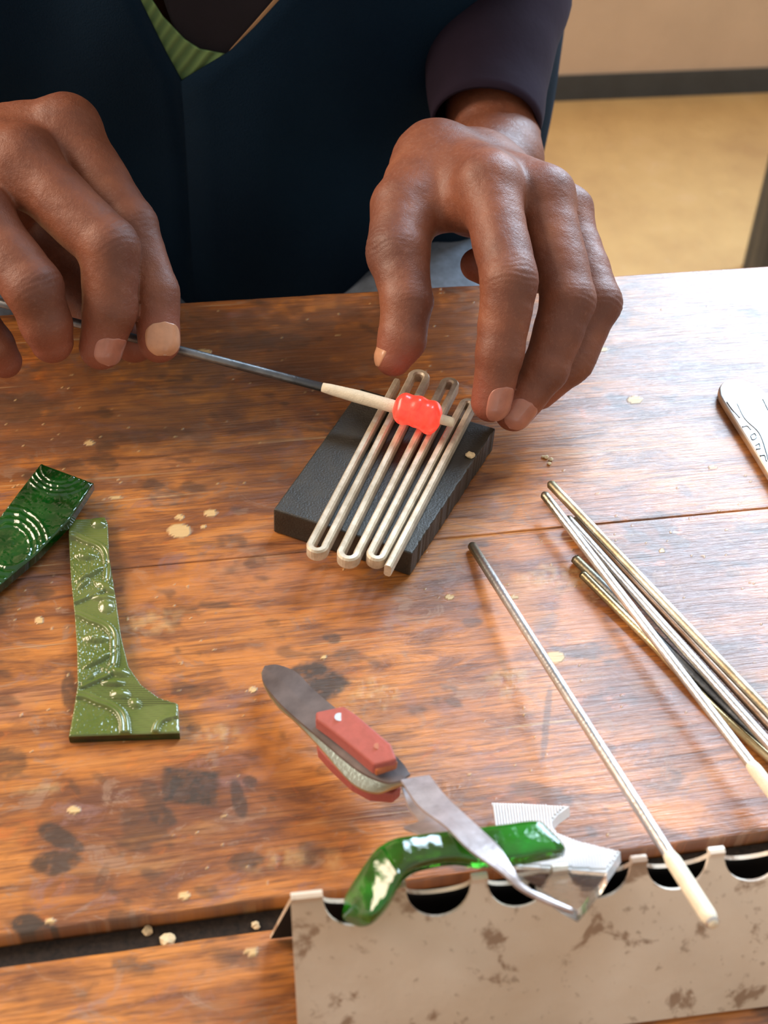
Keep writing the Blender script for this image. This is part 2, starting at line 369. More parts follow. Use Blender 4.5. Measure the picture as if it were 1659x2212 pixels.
def plank(v0, v1, u0, u1, du, dz=0., bv=(.0016, .0010)):
    us = np.concatenate([[u0-.55, u0-.3], np.arange(u0, u1, du), [u1, u1+.3, u1+.6]]); vs = np.concatenate([[v0, v0+.0006, v0+.0014], np.arange(v0+.0022, v1-.0022, du), [v1-.0014, v1-.0006, v1]])
    U, W = np.meshgrid(us, vs, indexing='ij'); nu, nv = U.shape
    ed = np.minimum(W-v0, v1-W); Z = -bv[1]*np.clip(1-ed/bv[0], 0, 1)**2 + dz
    wob = (fnoise(U*30+v0*99, W*0, 3)-.5)*.0012
    W2 = W + wob*np.clip(1-ed/.004, 0, 1)*np.where(W-v0 < v1-W, 1, -1)*(np.minimum(np.abs(W-VM), 1) > .005)
    Z = Z + (fnoise(U*14, W*60, 3)-1.)*.0002
    P = UX*U[..., None] + VX*W2[..., None]; P[..., 2] = Z
    P = P.reshape(-1, 3); idx = np.arange(nu*nv).reshape(nu, nv)
    Fq = np.stack([idx[:-1, :-1], idx[1:, :-1], idx[1:, 1:], idx[:-1, 1:]], -1).reshape(-1, 4).tolist()
    # skirt and underside
    rim = list(idx[:, 0]) + list(idx[-1, 1:]) + list(idx[-2::-1, -1]) + list(idx[0, -2:0:-1])
    n0 = len(P); low = P[rim].copy(); low[:, 2] = -.03+dz
    Fq += [[rim[i], n0+i, n0+(i+1) % len(rim), rim[(i+1) % len(rim)]] for i in range(len(rim))]
    V = np.vstack([P, low])
    c4 = [n0, n0+nu-1, n0+nu+nv-2, n0+2*nu+nv-3]
    Fq.append(c4)
    o = obj('plank', V, Fq, MW, bench)
    me = o.data
    X, Y = pj(V)
    wn = (fnoise(V[:, 0]*160+5, V[:, 1]*160, 4)-.5); wn2 = (fnoise(V[:, 0]*500+9, V[:, 1]*500, 3)-.5)
    st_ = np.zeros(len(V))
    for (cx, cy, rx, ry, an, s) in stains:
        f = ell(X, Y, cx, cy, rx, ry, an, wn*.8)
        if (cx, cy) == (410, 1700):
            f = np.maximum(np.abs((X-cx)*.995+(Y-cy)*.1)/rx, np.abs((Y-cy)*.995-(X-cx)*.1)/ry) + wn*.22
            s = 1.0*(.62+.5*sstep(-.05, .12, wn2+wn*.5))
        st_ = np.maximum(st_, np.clip(s*1.15*sstep(1.10, .80, f)*(1-.4*sstep(0., .25, wn2)), 0, .93))
    st_ = np.maximum(st_, .5*sstep(.66, .76, fnoise(V[:, 0]*70+V[:, 1]*20, V[:, 1]*110+40, 4)))
    dr = np.zeros(len(V))
    for (cx, cy, rx, ry) in drops: dr = np.maximum(dr, sstep(1.1, .92, ell(X, Y, cx, cy, rx, ry, 0, wn*.3)))
    for (cx, cy, rx, ry) in smears: dr = np.maximum(dr, .42*sstep(1.2, .3, ell(X, Y, cx, cy, rx, ry, -5, wn*1.6))*(.5+wn2*2).clip(0, 1))
    sp = vnoise(V[:, 0]*640+3, V[:, 1]*640+8); dr = np.maximum(dr, .7*sstep(.955, .985, sp)*(fnoise(V[:, 0]*25, V[:, 1]*25+3, 2) > .5))
    wa = np.zeros(len(V)); du_ = np.zeros(len(V))
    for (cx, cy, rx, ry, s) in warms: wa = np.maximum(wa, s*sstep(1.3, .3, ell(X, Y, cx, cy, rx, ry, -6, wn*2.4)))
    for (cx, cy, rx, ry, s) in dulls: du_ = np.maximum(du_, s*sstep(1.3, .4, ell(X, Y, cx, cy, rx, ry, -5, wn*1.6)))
    for nm, arr in (('stain', st_), ('drop', dr), ('warm', wa), ('dull', du_)):
        a = me.attributes.new(nm, 'FLOAT', 'POINT'); a.data.foreach_set('value', arr.astype(np.float32))
    me.polygons.foreach_set('use_smooth', [True]*len(me.polygons))
    return o
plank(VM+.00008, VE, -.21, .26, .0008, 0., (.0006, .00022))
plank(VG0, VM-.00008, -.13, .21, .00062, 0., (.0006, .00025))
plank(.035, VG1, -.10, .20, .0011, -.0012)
o = obj('plank', *boxuv(-.9, .9, -.112, .033, -.031, -.001), MW, bench)
o = obj('support_board', *boxuv(-.8, .8, VG1-.03, VG0+.03, -.05, -.0305), M_dirt, bench)
bm_v, bm_f = boxuv(-.75, .8, VG1+.0008, VG0-.0008, -.0302, -.0052)   # packed dirt in the gap
o = obj('packed_dirt', bm_v, bm_f, M_dirt, bench)
for v in (-.09,): obj('apron', *boxuv(-.7, .7, v, v+.022, -.12, -.0508 if v < 0 else -.0305), MW, bench)
for u in (-.72, .72):
    for v in (-.1, .385): obj('leg', *boxuv(u-.035, u+.035, v, v+.06, FZ, -.031), MW, bench)

# ------------------------------------------------------------------ signed-distance bodies (millimetres)
def cone(p, a, b, ra, rb):                    # rounded cone
    ba = b-a; l2 = ba @ ba; t = np.clip(((p-a) @ ba)/l2, 0, 1)
    return np.linalg.norm(p-a-t[:, None]*ba, axis=1) - (ra+(rb-ra)*t)
def smin(a, b, k):
    h = np.clip(.5+.5*(b-a)/k, 0, 1); return b*(1-h)+a*h - k*h*(1-h)
def surface_nets(fn, lo, hi, h):
    lo = np.array(lo, float); n = np.ceil((np.array(hi)-lo)/h).astype(int); B = 12
    n = ((n//B)+1)*B; G = np.full(n+1, 1e3, np.float32)
    nb = n//B
    bi = np.stack(np.meshgrid(*[np.arange(k) for k in nb], indexing='ij'), -1).reshape(-1, 3)
    cen = lo + (bi*B+B/2)*h; d = fn(cen); near = np.abs(d) < B*h*.95+6
    for b, dd in zip(bi[~near], d[~near]): 
        if dd < 0: G[b[0]*B:b[0]*B+B+1, b[1]*B:b[1]*B+B+1, b[2]*B:b[2]*B+B+1] = -1e3
    L = np.stack(np.meshgrid(*[np.arange(B+1)]*3, indexing='ij'), -1).reshape(-1, 3)
    bn = bi[near]
    for i in range(0, len(bn), 64):
        c = bn[i:i+64]; idx = (c[:, None]*B + L[None]).reshape(-1, 3)
        v = fn(lo + idx*h); G[idx[:, 0], idx[:, 1], idx[:, 2]] = v
    ins = G < 0
    cells = np.zeros(n, np.int8)
    for dx in (0, 1):
        for dy in (0, 1):
            for dz in (0, 1): cells += ins[dx:n[0]+dx, dy:n[1]+dy, dz:n[2]+dz]
    act = (cells > 0) & (cells < 8); ci = np.argwhere(act); ids = np.full(n, -1, np.int64); ids[act] = np.arange(len(ci))
    acc = np.zeros((len(ci), 3)); cnt = np.zeros(len(ci))
    cor = np.array([[a, b, c] for a in (0, 1) for b in (0, 1) for c in (0, 1)])
    for i in range(8):
        for j in range(i+1, 8):
            if np.abs(cor[i]-cor[j]).sum() != 1: continue
            a = ci+cor[i]; b = ci+cor[j]; va = G[tuple(a.T)]; vb = G[tuple(b.T)]
            m = (va < 0) != (vb < 0); t = np.where(m, va/np.where(m, va-vb, 1), 0)
            acc += np.where(m[:, None], cor[i]+(cor[j]-cor[i])*t[:, None], 0); cnt += m
    V = lo + (ci+acc/cnt[:, None])*h
    Fq = []
    for ax in range(3):
        e = [0, 0, 0]; e[ax] = 1; o1, o2 = [k for k in range(3) if k != ax]
        A = ins[:-1, :-1, :-1]; Bq = ins[e[0]:n[0]+e[0], e[1]:n[1]+e[1], e[2]:n[2]+e[2]]
        q = np.argwhere(A != Bq); q = q[(q[:, o1] > 0) & (q[:, o2] > 0)]
        s = A[tuple(q.T)]
        def at(da, db):
            r = q.copy(); r[:, o1] -= da; r[:, o2] -= db; return ids[tuple(r.T)]
        f = np.stack([at(0, 0), at(1, 0), at(1, 1), at(0, 1)], -1)
        flip = s if ax != 1 else ~s
        f[~flip] = f[~flip][:, ::-1]; Fq.append(f)
    Fq = np.vstack(Fq); return V, Fq[(Fq >= 0).all(1)]

def mm(p): return np.asarray(p)*1000.
class Hand:
    def __init__(s, fingers, palm, extra):
        s.f = {k: [(mm(CD(*q[:3])), q[3]) for q in v] for k, v in fingers.items()}
        s.palm = [((mm(CD(*a[:3])), a[3]), (mm(CD(*b[:3])), b[3]), k) for a, b, k in palm]
        s.extra = extra
        allp = [q for v in s.f.values() for q in v]+[q for p in s.palm for q in p[:2]]
        s.lo = np.min([p-r for p, r in allp], 0)-4; s.hi = np.max([p+r for p, r in allp], 0)+4
    def sdf(s, p):
        d = None
        for (a, ra), (b, rb), k in s.palm:
            q = cone(p, a, b, ra, rb); d = q if d is None else smin(d, q, k)
        out = d
        for nm, ch in s.f.items():
            q = None
            for i in range(len(ch)-1):
                c = cone(p, ch[i][0], ch[i+1][0], ch[i][1], ch[i+1][1]); q = c if q is None else smin(q, c, 2.2)
            for i in range(1, len(ch)-1):     # fleshy pads between the joints, on the inner side
                pass
            q = smin(d, q, 6.5 if nm != 'thumb' else 9.)
            out = smin(out, q, .9)
        return out
    def build(s, h):
        V, Fq = surface_nets(s.sdf, s.lo, s.hi, h)
        # normals from the field
        e = .5; N = np.stack([s.sdf(V+[e, 0, 0])-s.sdf(V-[e, 0, 0]), s.sdf(V+[0, e, 0])-s.sdf(V-[0, e, 0]), s.sdf(V+[0, 0, e])-s.sdf(V-[0, 0, e])], -1)
        N /= np.linalg.norm(N, axis=1)[:, None]+1e-9
        kn = np.zeros(len(V)); tp = np.zeros(len(V)); disp = np.zeros(len(V))
        for nm, ch in s.f.items():
            J = [c[0] for c in ch]; R = [c[1] for c in ch]
            for i in range(2 if nm != 'thumb' else 2, len(J)-1):
                out = J[i]-(J[i-1]+J[i+1])/2; out = out/(np.linalg.norm(out)+1e-6)
                ax = J[i+1]-J[i-1]; ax /= np.linalg.norm(ax); side = np.cross(ax, out)
                rel = V-J[i]; sx = rel @ ax; dd = np.linalg.norm(rel, axis=1); face = np.clip((N @ out)*1.3, 0, 1)
                near = np.exp(-(dd/(R[i]*1.45))**4)*face
                kn = np.maximum(kn, near*(1. if i == 2 else .6))
                wv = np.sin((rel @ side)*.55+i)*.7
                g = 0
                for c0, a0 in ((-5.2, .25), (-2.9, .45), (-.9, .5), (1.3, .5), (3.4, .4), (5.4, .2)):
                    g = g + a0*np.exp(-((sx-c0-wv*(1 if c0 > 0 else -1)*.8)/.55)**2)
                disp -= g*near*(.62 if i == 2 else .35)
            dd = np.linalg.norm(V-J[-1], axis=1); tp = np.maximum(tp, np.exp(-(dd/(R[-1]*1.5))**4))
        # tendons / soft unevenness
        disp += (fnoise(V[:, 0]*.09+V[:, 2]*.05, V[:, 1]*.09+V[:, 2]*.06, 3)-.5)*1.0*(1-tp)
        V = V+N*disp[:, None]
        return V/1000., Fq, kn, tp
hand_r = Hand({   # at the right of the picture, holding the grille
  'index': [(1030, 405, .512, 11), (1056, 402, .498, 10.9), (1100, 605, .480, 10.2), (1080, 762, .483, 8.5), (1061, 868, .489, 7.4)],
  'middle': [(1110, 400, .525, 11), (1172, 428, .508, 11.6), (1228, 652, .493, 9.9), (1177, 800, .494, 8.5), (1110, 890, .4975, 7.2)],
  'ring': [(1150, 420, .535, 10), (1222, 458, .524, 9.4), (1291, 655, .506, 9.0), (1235, 780, .505, 8.2), (1165, 845, .507, 7)],
  'little': [(1150, 440, .55, 9), (1205, 500, .545, 8.6), (1185, 590, .535, 7.6), (1100, 600, .532, 7.2), (1030, 572, .530, 6.6)],
  'thumb': [(945, 352, .533, 14), (876, 452, .512, 13.2), (859, 545, .500, 11.6), (880, 650, .494, 9.4), (868, 735, .494, 8.6), (850, 772, .4945, 7.0)]},
 [((1030, 372, .546, 13), (1056, 400, .498, 10.5), 7), ((1060, 380, .549, 13), (1172, 430, .509, 10.5), 8), ((1080, 392, .553, 12), (1222, 458, .524, 9), 8), ((1085, 410, .556, 12), (1205, 500, .545, 8), 8),
  ((1020, 365, .550, 14), (940, 350, .533, 14), 10), ((938, 362, .528, 13.5), (1050, 405, .506, 10.5), 11), ((935, 400, .525, 11), (1010, 420, .512, 9), 8), ((920, 425, .520, 11), (1040, 452, .503, 8.5), 9),
  ((1000, 400, .525, 10), (1110, 420, .515, 9), 9),
  ((1030, 372, .556, 12), (1062, 338, .582, 15), 4), ((1070, 390, .560, 11), (1092, 345, .585, 15), 4), ((1062, 338, .582, 15), (1060, 240, .603, 17), 5), ((1092, 345, .585, 15), (1088, 240, .605, 15), 6), ((1062, 240, .603, 18), (1072, 60, .625, 20), 10), ((1072, 60, .625, 20), (1085, -190, .665, 26), 10),
  ((1020, 440, .545, 13), (1130, 470, .545, 12), 10)], None)
hand_l = Hand({   # at the left of the picture, holding the mandrel
  'index': [(80, 310, .508, 11), (142, 282, .499, 12.0), (281, 492, .490, 10.0), (337, 632, .487, 8.4), (344, 738, .4855, 7.7)],
  'middle': [(-20, 350, .49, 12), (45, 352, .482, 12), (236, 535, .473, 10.6), (238, 668, .477, 9.4), (218, 752, .481, 7.8)],
  'ring': [(-100, 470, .478, 11), (-45, 478, .472, 11.2), (72, 622, .466, 10.2), (100, 700, .472, 8.8), (112, 738, .476, 7.6)],
  'little': [(-160, 540, .48, 10), (-110, 560, .474, 9.4), (-60, 680, .474, 8.0), (-15, 745, .482, 7.2), (10, 780, .487, 6.2)],
  'thumb': [(-50, 420, .52, 14), (40, 520, .525, 12), (120, 592, .525, 10.6), (222, 682, .517, 9.2), (290, 738, .5080, 8.0)]},
 [((-125, 345, .505, 17), (142, 282, .499, 12), 7), ((-125, 360, .50, 17), (45, 352, .482, 12), 9), ((-130, 400, .50, 16), (-45, 478, .472, 11), 9), ((-140, 420, .50, 15), (-110, 560, .474, 9), 9),
  ((-125, 380, .515, 16), (-20, 470, .52, 13), 9), ((20, 360, .497, 12), (100, 330, .499, 10), 8), ((-40, 440, .50, 14), (30, 420, .505, 12), 9),
  ((-130, 372, .505, 18), (-215, 345, .52, 19), 12), ((-215, 345, .52, 19), (-380, 290, .56, 21), 10), ((-380, 290, .56, 21), (-560, 220, .60, 25), 10)], None)
Vr, Fr, kr, tr = hand_r.build(.75)
Vl, Fl, kl, tl = hand_l.build(.75)

# torso, upper arms, neck and head of the same body, one coarser mesh
TC = np.array([-100., 690.])
def sph(p, c, r):
    c = np.array(c, float); r = np.array(r, float); q = (p-c)/r; k = np.linalg.norm(q, axis=1); g = np.linalg.norm(q/r, axis=1)+1e-9
    return k*(k-1)/g
def body_sdf(p):
    d = sph(p, (-100, 690, 40), (150, 96, 330))
    d = smin(d, sph(p, (-100, 700, 240), (165, 88, 90)), 50)
    d = smin(d, cone(p, np.array([-100., 680, 280]), np.array([-100., 650, 400]), 58, 55), 30)
    eR = mm(CD(1085, -190, .665)); d = smin(d, cone(p, np.array([62., 708, 270]), eR, 38, 26), 14)
    eL = mm(CD(-560, 220, .60)); em = np.array([-285., 660, 200]); d = smin(d, cone(p, np.array([-250., 708, 285]), em, 40, 36), 14); d = smin(d, cone(p, em, eL, 34, 25), 8)
    H = np.array([-100., 615, 500])
    hd = sph(p, H, (76, 96, 116)); hd = smin(hd, sph(p, H+[0, -30, -62], (54, 62, 55)), 25)
    hd = smin(hd, cone(p, H+[0, -92, 8], H+[0, -108, -24], 6, 13), 8)
    for s_ in (-1, 1):
        hd = smin(hd, sph(p, H+[s_*78, 8, -8], (8, 20, 32)), 5)
        hd = -smin(-hd, sph(p, H+[s_*32, -96, 4], (17, 10, 11)), 8)
        hd = smin(hd, sph(p, H+[s_*32, -84, 3], (13, 12, 9)), 2)
    hd = smin(hd, sph(p, H+[0, -90, -56], (25, 9, 6)), 3); hd = smin(hd, sph(p, H+[0, -89, -66], (22, 9, 7)), 3)
    d = smin(d, hd, 14)
    return d
Vb, Fb = surface_nets(body_sdf, (-460, 440, -310), (200, 880, 640), 5.)
person = thing('person', (-.1, .69, -.30), 'person in a navy shirt turning a red-hot bead with one hand, steadying a grille', 'person')
nv1 = len(Vr); nv2 = len(Vl)
bodyo = obj('body', np.vstack([Vr, Vl, Vb/1000.]), np.vstack([Fr, Fl+nv1, Fb+nv1+nv2]), M_skin, person, smooth=True)
for nm, a1, a2 in (('knuckle', kr, kl), ('fingertip', tr, tl)):
    at_ = bodyo.data.attributes.new(nm, 'FLOAT', 'POINT'); at_.data.foreach_set('value', np.concatenate([a1, a2, np.zeros(len(Vb))]).astype(np.float32))

def nail(hand, finger, facing, L=11.5, Wd=62, mat=None, back=3.0, bulge=.35):
    ch = hand.f[finger]; tip, r = ch[-1]; prev = ch[-2][0]
    ax = tip-prev; ax /= np.linalg.norm(ax)
    fc = np.asarray(facing, float); fc = fc-(fc @ ax)*ax; fc /= np.linalg.norm(fc); sd = np.cross(ax, fc)
    na, nb_ = 19, 21; V = []
    for j in range(nb_):
        b = -1+2*j/(nb_-1); lim = (1-abs(b)**3.2)**.5 if abs(b) < 1 else .0
        s = min(b*L/2-back+L*.18, r*.8)
        for i in range(na):
            a = (-1+2*i/(na-1))*lim; an = math.radians(a*Wd)
            dr = fc*math.cos(an)+sd*math.sin(an)
            V.append((tip+ax*s, dr, .16+.2*max(0, b)))
    P0 = np.array([v[0] for v in V]); D0 = np.array([v[1] for v in V]); E0 = np.array([v[2] for v in V]); tt = np.full(len(V), 2.)
    fs = lambda p: np.min([cone(p, ch[i][0], ch[i+1][0], ch[i][1], ch[i+1][1]) for i in range(len(ch)-3, len(ch)-1)], axis=0)
    for _ in range(18): tt -= fs(P0+D0*tt[:, None])*.9
    V = P0+D0*(tt+E0)[:, None]
    V = np.array(V)/1000.; n_ = len(V)
    inn = V-fc*.0006
    Fq = []
    for j in range(nb_-1):
        for i in range(na-1):
            a = j*na+i; Fq.append([a, a+1, a+na+1, a+na]); Fq.append([a+n_, a+na+n_, a+na+1+n_, a+1+n_])
    for j in range(nb_-1):
        for i in (0, na-1): a = j*na+i; Fq.append([a, a+na, a+na+n_, a+n_])
    for i in range(na-1):
        for j in (0, nb_-1): a = j*na+i; Fq.append([a, a+1, a+1+n_, a+n_])
    return obj('fingernail', np.vstack([V, inn]), Fq, mat or M_nail, bodyo, smooth=True)
toc = lambda x, y: -ray(x, y)
nail(hand_r, 'index', toc(1060, 868)+_rt*.65, 15.0, 44, back=3.2)
nail(hand_r, 'middle', toc(1108, 890)*.8-_up*.4+_rt*.2, 12.5, 48)
nail(hand_r, 'thumb', -_rt*1.0+toc(850, 772)*.22, 19, 50, M_nailpale, back=6)
nail(hand_l, 'index', toc(344, 738)+_rt*.35-_up*.2, 12.5, 56, M_nailpale, back=1.5)
nail(hand_l, 'middle', toc(218, 752)*.5-_up*.8+_rt*.45, 11, 50)

# ------------------------------------------------------------------ clothing
def torso_pt(th, t, off=0.):                   # t: height in metres; th: 0 faces the camera
    a = .172 + .02*sstep(.0, .25, t) + off; b = .125 + off
    if t > .24: k = float(np.sqrt(max(.02, 1-((t-.24)/.10)**2))); a = a*k*.9+.06*(1-k); b = b*k+.05*(1-k)
    cy = .69 - .03*float(sstep(.0, .3, t))
    fold = .003*math.sin(th*9+t*14)+.002*math.sin(th*17-t*31)
    n_ = 2.4; c, s = math.cos(th), math.sin(th)
    rx = math.copysign(abs(s)**(2/n_), s)*(a+fold); ry = math.copysign(abs(c)**(2/n_), c)*(b+fold)
    return np.array([-.10+rx, cy-ry, t])
def find_th(t, poly, off=0.):                  # angle where the surface at height t meets the polyline (x as function of y)
    def g(th):
        x, y = pj(torso_pt(th, t, off))
        if y > poly[0][1]: return None
        return x-np.interp(-y, [-q[1] for q in poly], [q[0] for q in poly])
    ths = np.linspace(-1.1, 1.1, 67); pv = None; best = None
    for th in ths:
        d = g(th)
        if d is not None and pv is not None and d*pv[1] <= 0:
            lo_, hi_, dl = pv[0], th, pv[1]
            for _ in range(14):
                m_ = (lo_+hi_)/2; dm_ = g(m_)
                if dm_ is None: break
                if dm_*dl > 0: lo_ = m_
                else: hi_ = m_
            return (lo_+hi_)/2
        if d is not None and (best is None or abs(d) < abs(best[0])): best = (d, th)
        pv = (th, d) if d is not None else None
    return best[1] if best else None
VL = [(391, 420), (391, 176), (360, 120), (330, 60), (300, 0), (240, -120)]; VR = [(391, 420), (391, 176), (440, 146), (495, 113), (550, 60), (606, 0), (720, -120)]
# V bottom
ts0 = min(np.linspace(-.02, .12, 281), key=lambda t: min(abs(pj(torso_pt(th, t))[0]-391)+abs(pj(torso_pt(th, t))[1]-176) for th in np.linspace(-.5, .5, 41)))
ts0 = float(ts0)
def shirt_shell(off, vl, vr, t0, t1, name, mat, thick, nth=150, z0=-.30):
    rows = list(np.linspace(z0, t0, 30)) + list(np.linspace(t0, t0+.09, 40)[1:]) + (list(np.linspace(t0+.09, t1, 18)[1:]) if t1 > t0+.09 else [])
    V = []; lastL = lastR = None
    for t in rows:
        if t <= t0+1e-9:
            th = find_th(t0, vl, off) if lastL is None else lastL
            L_ = R_ = th; lastL = lastR = th
        elif t <= t0+.09:
            l = find_th(t, vl, off); r = find_th(t, vr, off); L_ = min(l if l is not None else lastL, lastL+.02); R_ = max(r if r is not None else lastR, lastR-.02); lastL, lastR = L_, R_
        else: L_, R_ = lastL, lastR
        for k in range(nth+1):
            f = k/nth; th = R_ + (2*math.pi+L_-R_)*f
            V.append(torso_pt(th, t, off))
    V = np.array(V); m = nth+1
    Fq = [[i*m+j, i*m+j+1, (i+1)*m+j+1, (i+1)*m+j] for i in range(len(rows)-1) for j in range(nth)]
    o = obj(name, V, Fq, mat, person, smooth=True)
    md = o.modifiers.new('thickness', 'SOLIDIFY'); md.thickness = thick; md.offset = -1
    return o
shirt_shell(0., VL, VR, ts0, .335, 'shirt', M_shirt, .0015)
def inner_band(name, mat, left, right, z_lo, z_hi, off, steps=40):   # patch bounded by two polylines given top to bottom as (x,y)
    V = []; n_ = 26; rows = 0
    for t in np.linspace(z_lo, z_hi, steps):
        a = find_th(t, left, off); b = find_th(t, right, off)
        if a is None or b is None or b-a < .002: continue
        rows += 1
        for k in range(n_+1): V.append(torso_pt(a+(b-a)*k/n_, t, off))
    m = n_+1
    o = obj(name, np.array(V), [[i*m+j, i*m+j+1, (i+1)*m+j+1, (i+1)*m+j] for i in range(rows-1) for j in range(n_)], mat, person, smooth=True)
    md = o.modifiers.new('thickness', 'SOLIDIFY'); md.thickness = .0012; md.offset = 1
    return o
# green undershirt: lower band and left limb, tan edge on the right
inner_band('undershirt', M_green, [(470, 240), (371, 186), (340, 120), (310, 60), (270, -10), (230, -80)], [(470, 240), (480, 190), (505, 120), (490, 111), (455, 119), (400, 84), (352, 34), (325, -8), (290, -80)], ts0-.02, ts0+.075, -.004, 70)
inner_band('neckline_piping', M_tan, [(491, 113), (545, 52), (590, 0), (650, -75)], [(491, 111), (503, 113), (560, 58), (614, 0), (670, -75)], ts0+.01, ts0+.075, -.0035, 40)
inner_band('chest_shade', M_chestshade, [(456, 121), (400, 85), (376, 58), (362, 20), (352, -10), (340, -80)], [(456, 121), (490, 113), (503, 108), (560, 55), (612, -2), (680, -80)], ts0+.006, ts0+.075, -.006, 60)  # dark sheet standing for the shaded chest inside the neck opening
def chest_shade_top():
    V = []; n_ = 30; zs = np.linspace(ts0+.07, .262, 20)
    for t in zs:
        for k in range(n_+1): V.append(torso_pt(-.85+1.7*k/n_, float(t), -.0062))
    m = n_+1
    o = obj('chest_shade', np.array(V), [[i*m+j, i*m+j+1, (i+1)*m+j+1, (i+1)*m+j] for i in range(len(zs)-1) for j in range(n_)], M_chestshade, person, smooth=True)
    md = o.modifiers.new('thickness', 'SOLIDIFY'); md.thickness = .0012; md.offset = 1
chest_shade_top()  # carries the painted chest shade on upwards
def sleeve(path, rad, name='sleeve'):
    P = spline(path, 8); R_ = spline([[r, 0, 0] for r in rad], 8)[:, 0]
    n_ = 40; V = []; ou = np.array([0, .0, 1.])
    for i, p in enumerate(P):
        t = P[min(i+1, len(P)-1)]-P[max(i-1, 0)]; t /= np.linalg.norm(t)
        s = np.cross(t, ou); s /= np.linalg.norm(s); u2 = np.cross(s, t)
        for k in range(n_):
            a = 2*math.pi*k/n_; r = R_[i]*(1+.02*math.sin(3*a+i*.5)+.012*math.sin(i*.9+a))
            V.append(p+(s*math.cos(a)+u2*math.sin(a))*r)
    Fq = [[i*n_+k, i*n_+(k+1) % n_, (i+1)*n_+(k+1) % n_, (i+1)*n_+k] for i in range(len(P)-1) for k in range(n_)]
    o = obj(name, np.array(V), Fq, M_sleeve, person, smooth=True)
    md = o.modifiers.new('thickness', 'SOLIDIFY'); md.thickness = .0015
    return o
sleeve([CD(1047, 280, .592), CD(1055, 150, .613), CD(1071, 0, .636), CD(1080, -190, .665), (.075, .705, .20), (.06, .71, .30)], [.0242, .0288, .0350, .045, .056, .062])
sleeve([CD(-215, 345, .52), CD(-380, 290, .56), CD(-560, 220, .60), (-.285, .66, .20), (-.26, .70, .30)], [.030, .034, .042, .056, .062])
for x0, x1 in ((-.19, -.15), (.0, .045)):
    V, Fq = tube(spline([(x0, .74, -.13), (x0+.01, .62, -.125), (x1, .45, -.14), (x1, .28, -.15), (x1, .25, -.30), (x1, .26, -.66)], 5), np.interp(np.arange(26), [0, 10, 16, 25], [.085, .07, .06, .05]), 24)
    obj('trousers', V, Fq, M_trouser, person, smooth=True)
for x1 in (-.15, .045):
    V, Fq = tube(spline([(x1, .33, FZ+.04), (x1, .27, FZ+.045), (x1, .17, FZ+.035), (x1, .10, FZ+.028)], 5), np.interp(np.arange(16), [0, 5, 15], [.038, .042, .026]), 20)
    obj('shoe', V, Fq, M_hair, person, smooth=True)
Vh, Fh = surface_nets(lambda p: np.maximum(sph(p, (-100, 625, 512), (81, 98, 119)), np.maximum(-(p[:, 2]-470-(p[:, 1]-560)*-.35), -sph(p, (-100, 520, 470), (62, 60, 82)))), (-200, 500, 400), (0, 740, 650), 5.)
obj('hair', Vh/1000., Fh, M_hair, person, smooth=True)
# stool the person sits on
sc = thing('chair', (-.09, .78, FZ), 'low wooden seat under the person behind the workbench', 'chair')
obj('seat', *boxuv(-.05, .22, .70, .95, -.36, -.325), MW, sc)
for a in (-.02, .19):
    for b in (.715, .90): obj('leg', *boxuv(a-.02, a+.02, b, b+.04, FZ, -.3605), MW, sc)

# ------------------------------------------------------------------ graphite plate
ZP = .0115
a_, b_, d_ = T(590, 1100, ZP), T(890, 1196, ZP), T(779, 838, ZP)
c_ = T(1071, 925, ZP)
def edge(p, q, n_, rough):
    out = []
    for i in range(n_):
        t = i/n_; v = p+(q-p)*t; nn = np.cross(q-p, [0, 0, 1]); nn /= np.linalg.norm(nn)
        out.append(v - nn*abs(rng.randn())*rough*(i > 0))
    return out
top = edge(a_, b_, 12, .00004)+edge(b_, c_, 60, .00020)+edge(c_, d_, 10, .00005)+edge(d_, a_, 24, .00006)
V, Fq = slab(top, ZP-.0002)
plate = obj('graphite_plate', V, Fq, M_graph); bevel(plate, .0006, 2, 50)
tag(plate, 'thick dark graphite plate with a chipped right edge lying under the wire grille', 'plate')

# ------------------------------------------------------------------ wire grille: one bent strip
ZG = ZP+.0052
def G(x, y, z=None): return T(x, y, ZG if z is None else z)
def gline(p, q, n_=8): return [p+(q-p)*i/n_ for i in range(n_+1)]
def bend(p, q, n_=10):                         # half-round from p to q, bulging away along dirn
    c = (p+q)/2; r = (q-p)/2; return c, r
near = [(670, 1172, 703, 1174), (736, 1188, 772, 1190), (800, 1190, 829, 1194)]       # bar ends at the near bends
far = [(888, 812, 922, 812), (957, 826, 985, 828), (1000, 868, 1021, 872)]
path = []
def arc(p, q, away):
    c = (p+q)/2; r = np.linalg.norm(q-p)/2; e1 = (p-c)/r; aw = np.asarray(away, float); aw = aw-(aw @ e1)*e1; aw /= np.linalg.norm(aw)
    return [c+e1*r*math.cos(a)+aw*r*1.15*math.sin(a) for a in np.linspace(0, math.pi, 13)]
P0 = G(858, 818)
dirn = G(670, 1172)-P0; dirn /= np.linalg.norm(dirn)
path += gline(P0, G(near[0][0], near[0][1]), 14)[:-1]
for i in range(3):
    pn, qn = G(*near[i][:2]), G(*near[i][2:])
    path += arc(pn, qn, dirn)
    pf, qf = G(*far[i][:2]), G(*far[i][2:])
    path += gline(qn, pf, 14)[1:-1] + arc(pf, qf, -dirn)
    nxt = G(*near[i+1][:2]) if i < 2 else G(838, 1222)
    path += gline(qf, nxt, 14)[1:-1]
path.append(G(838, 1222)); path = np.array(path)
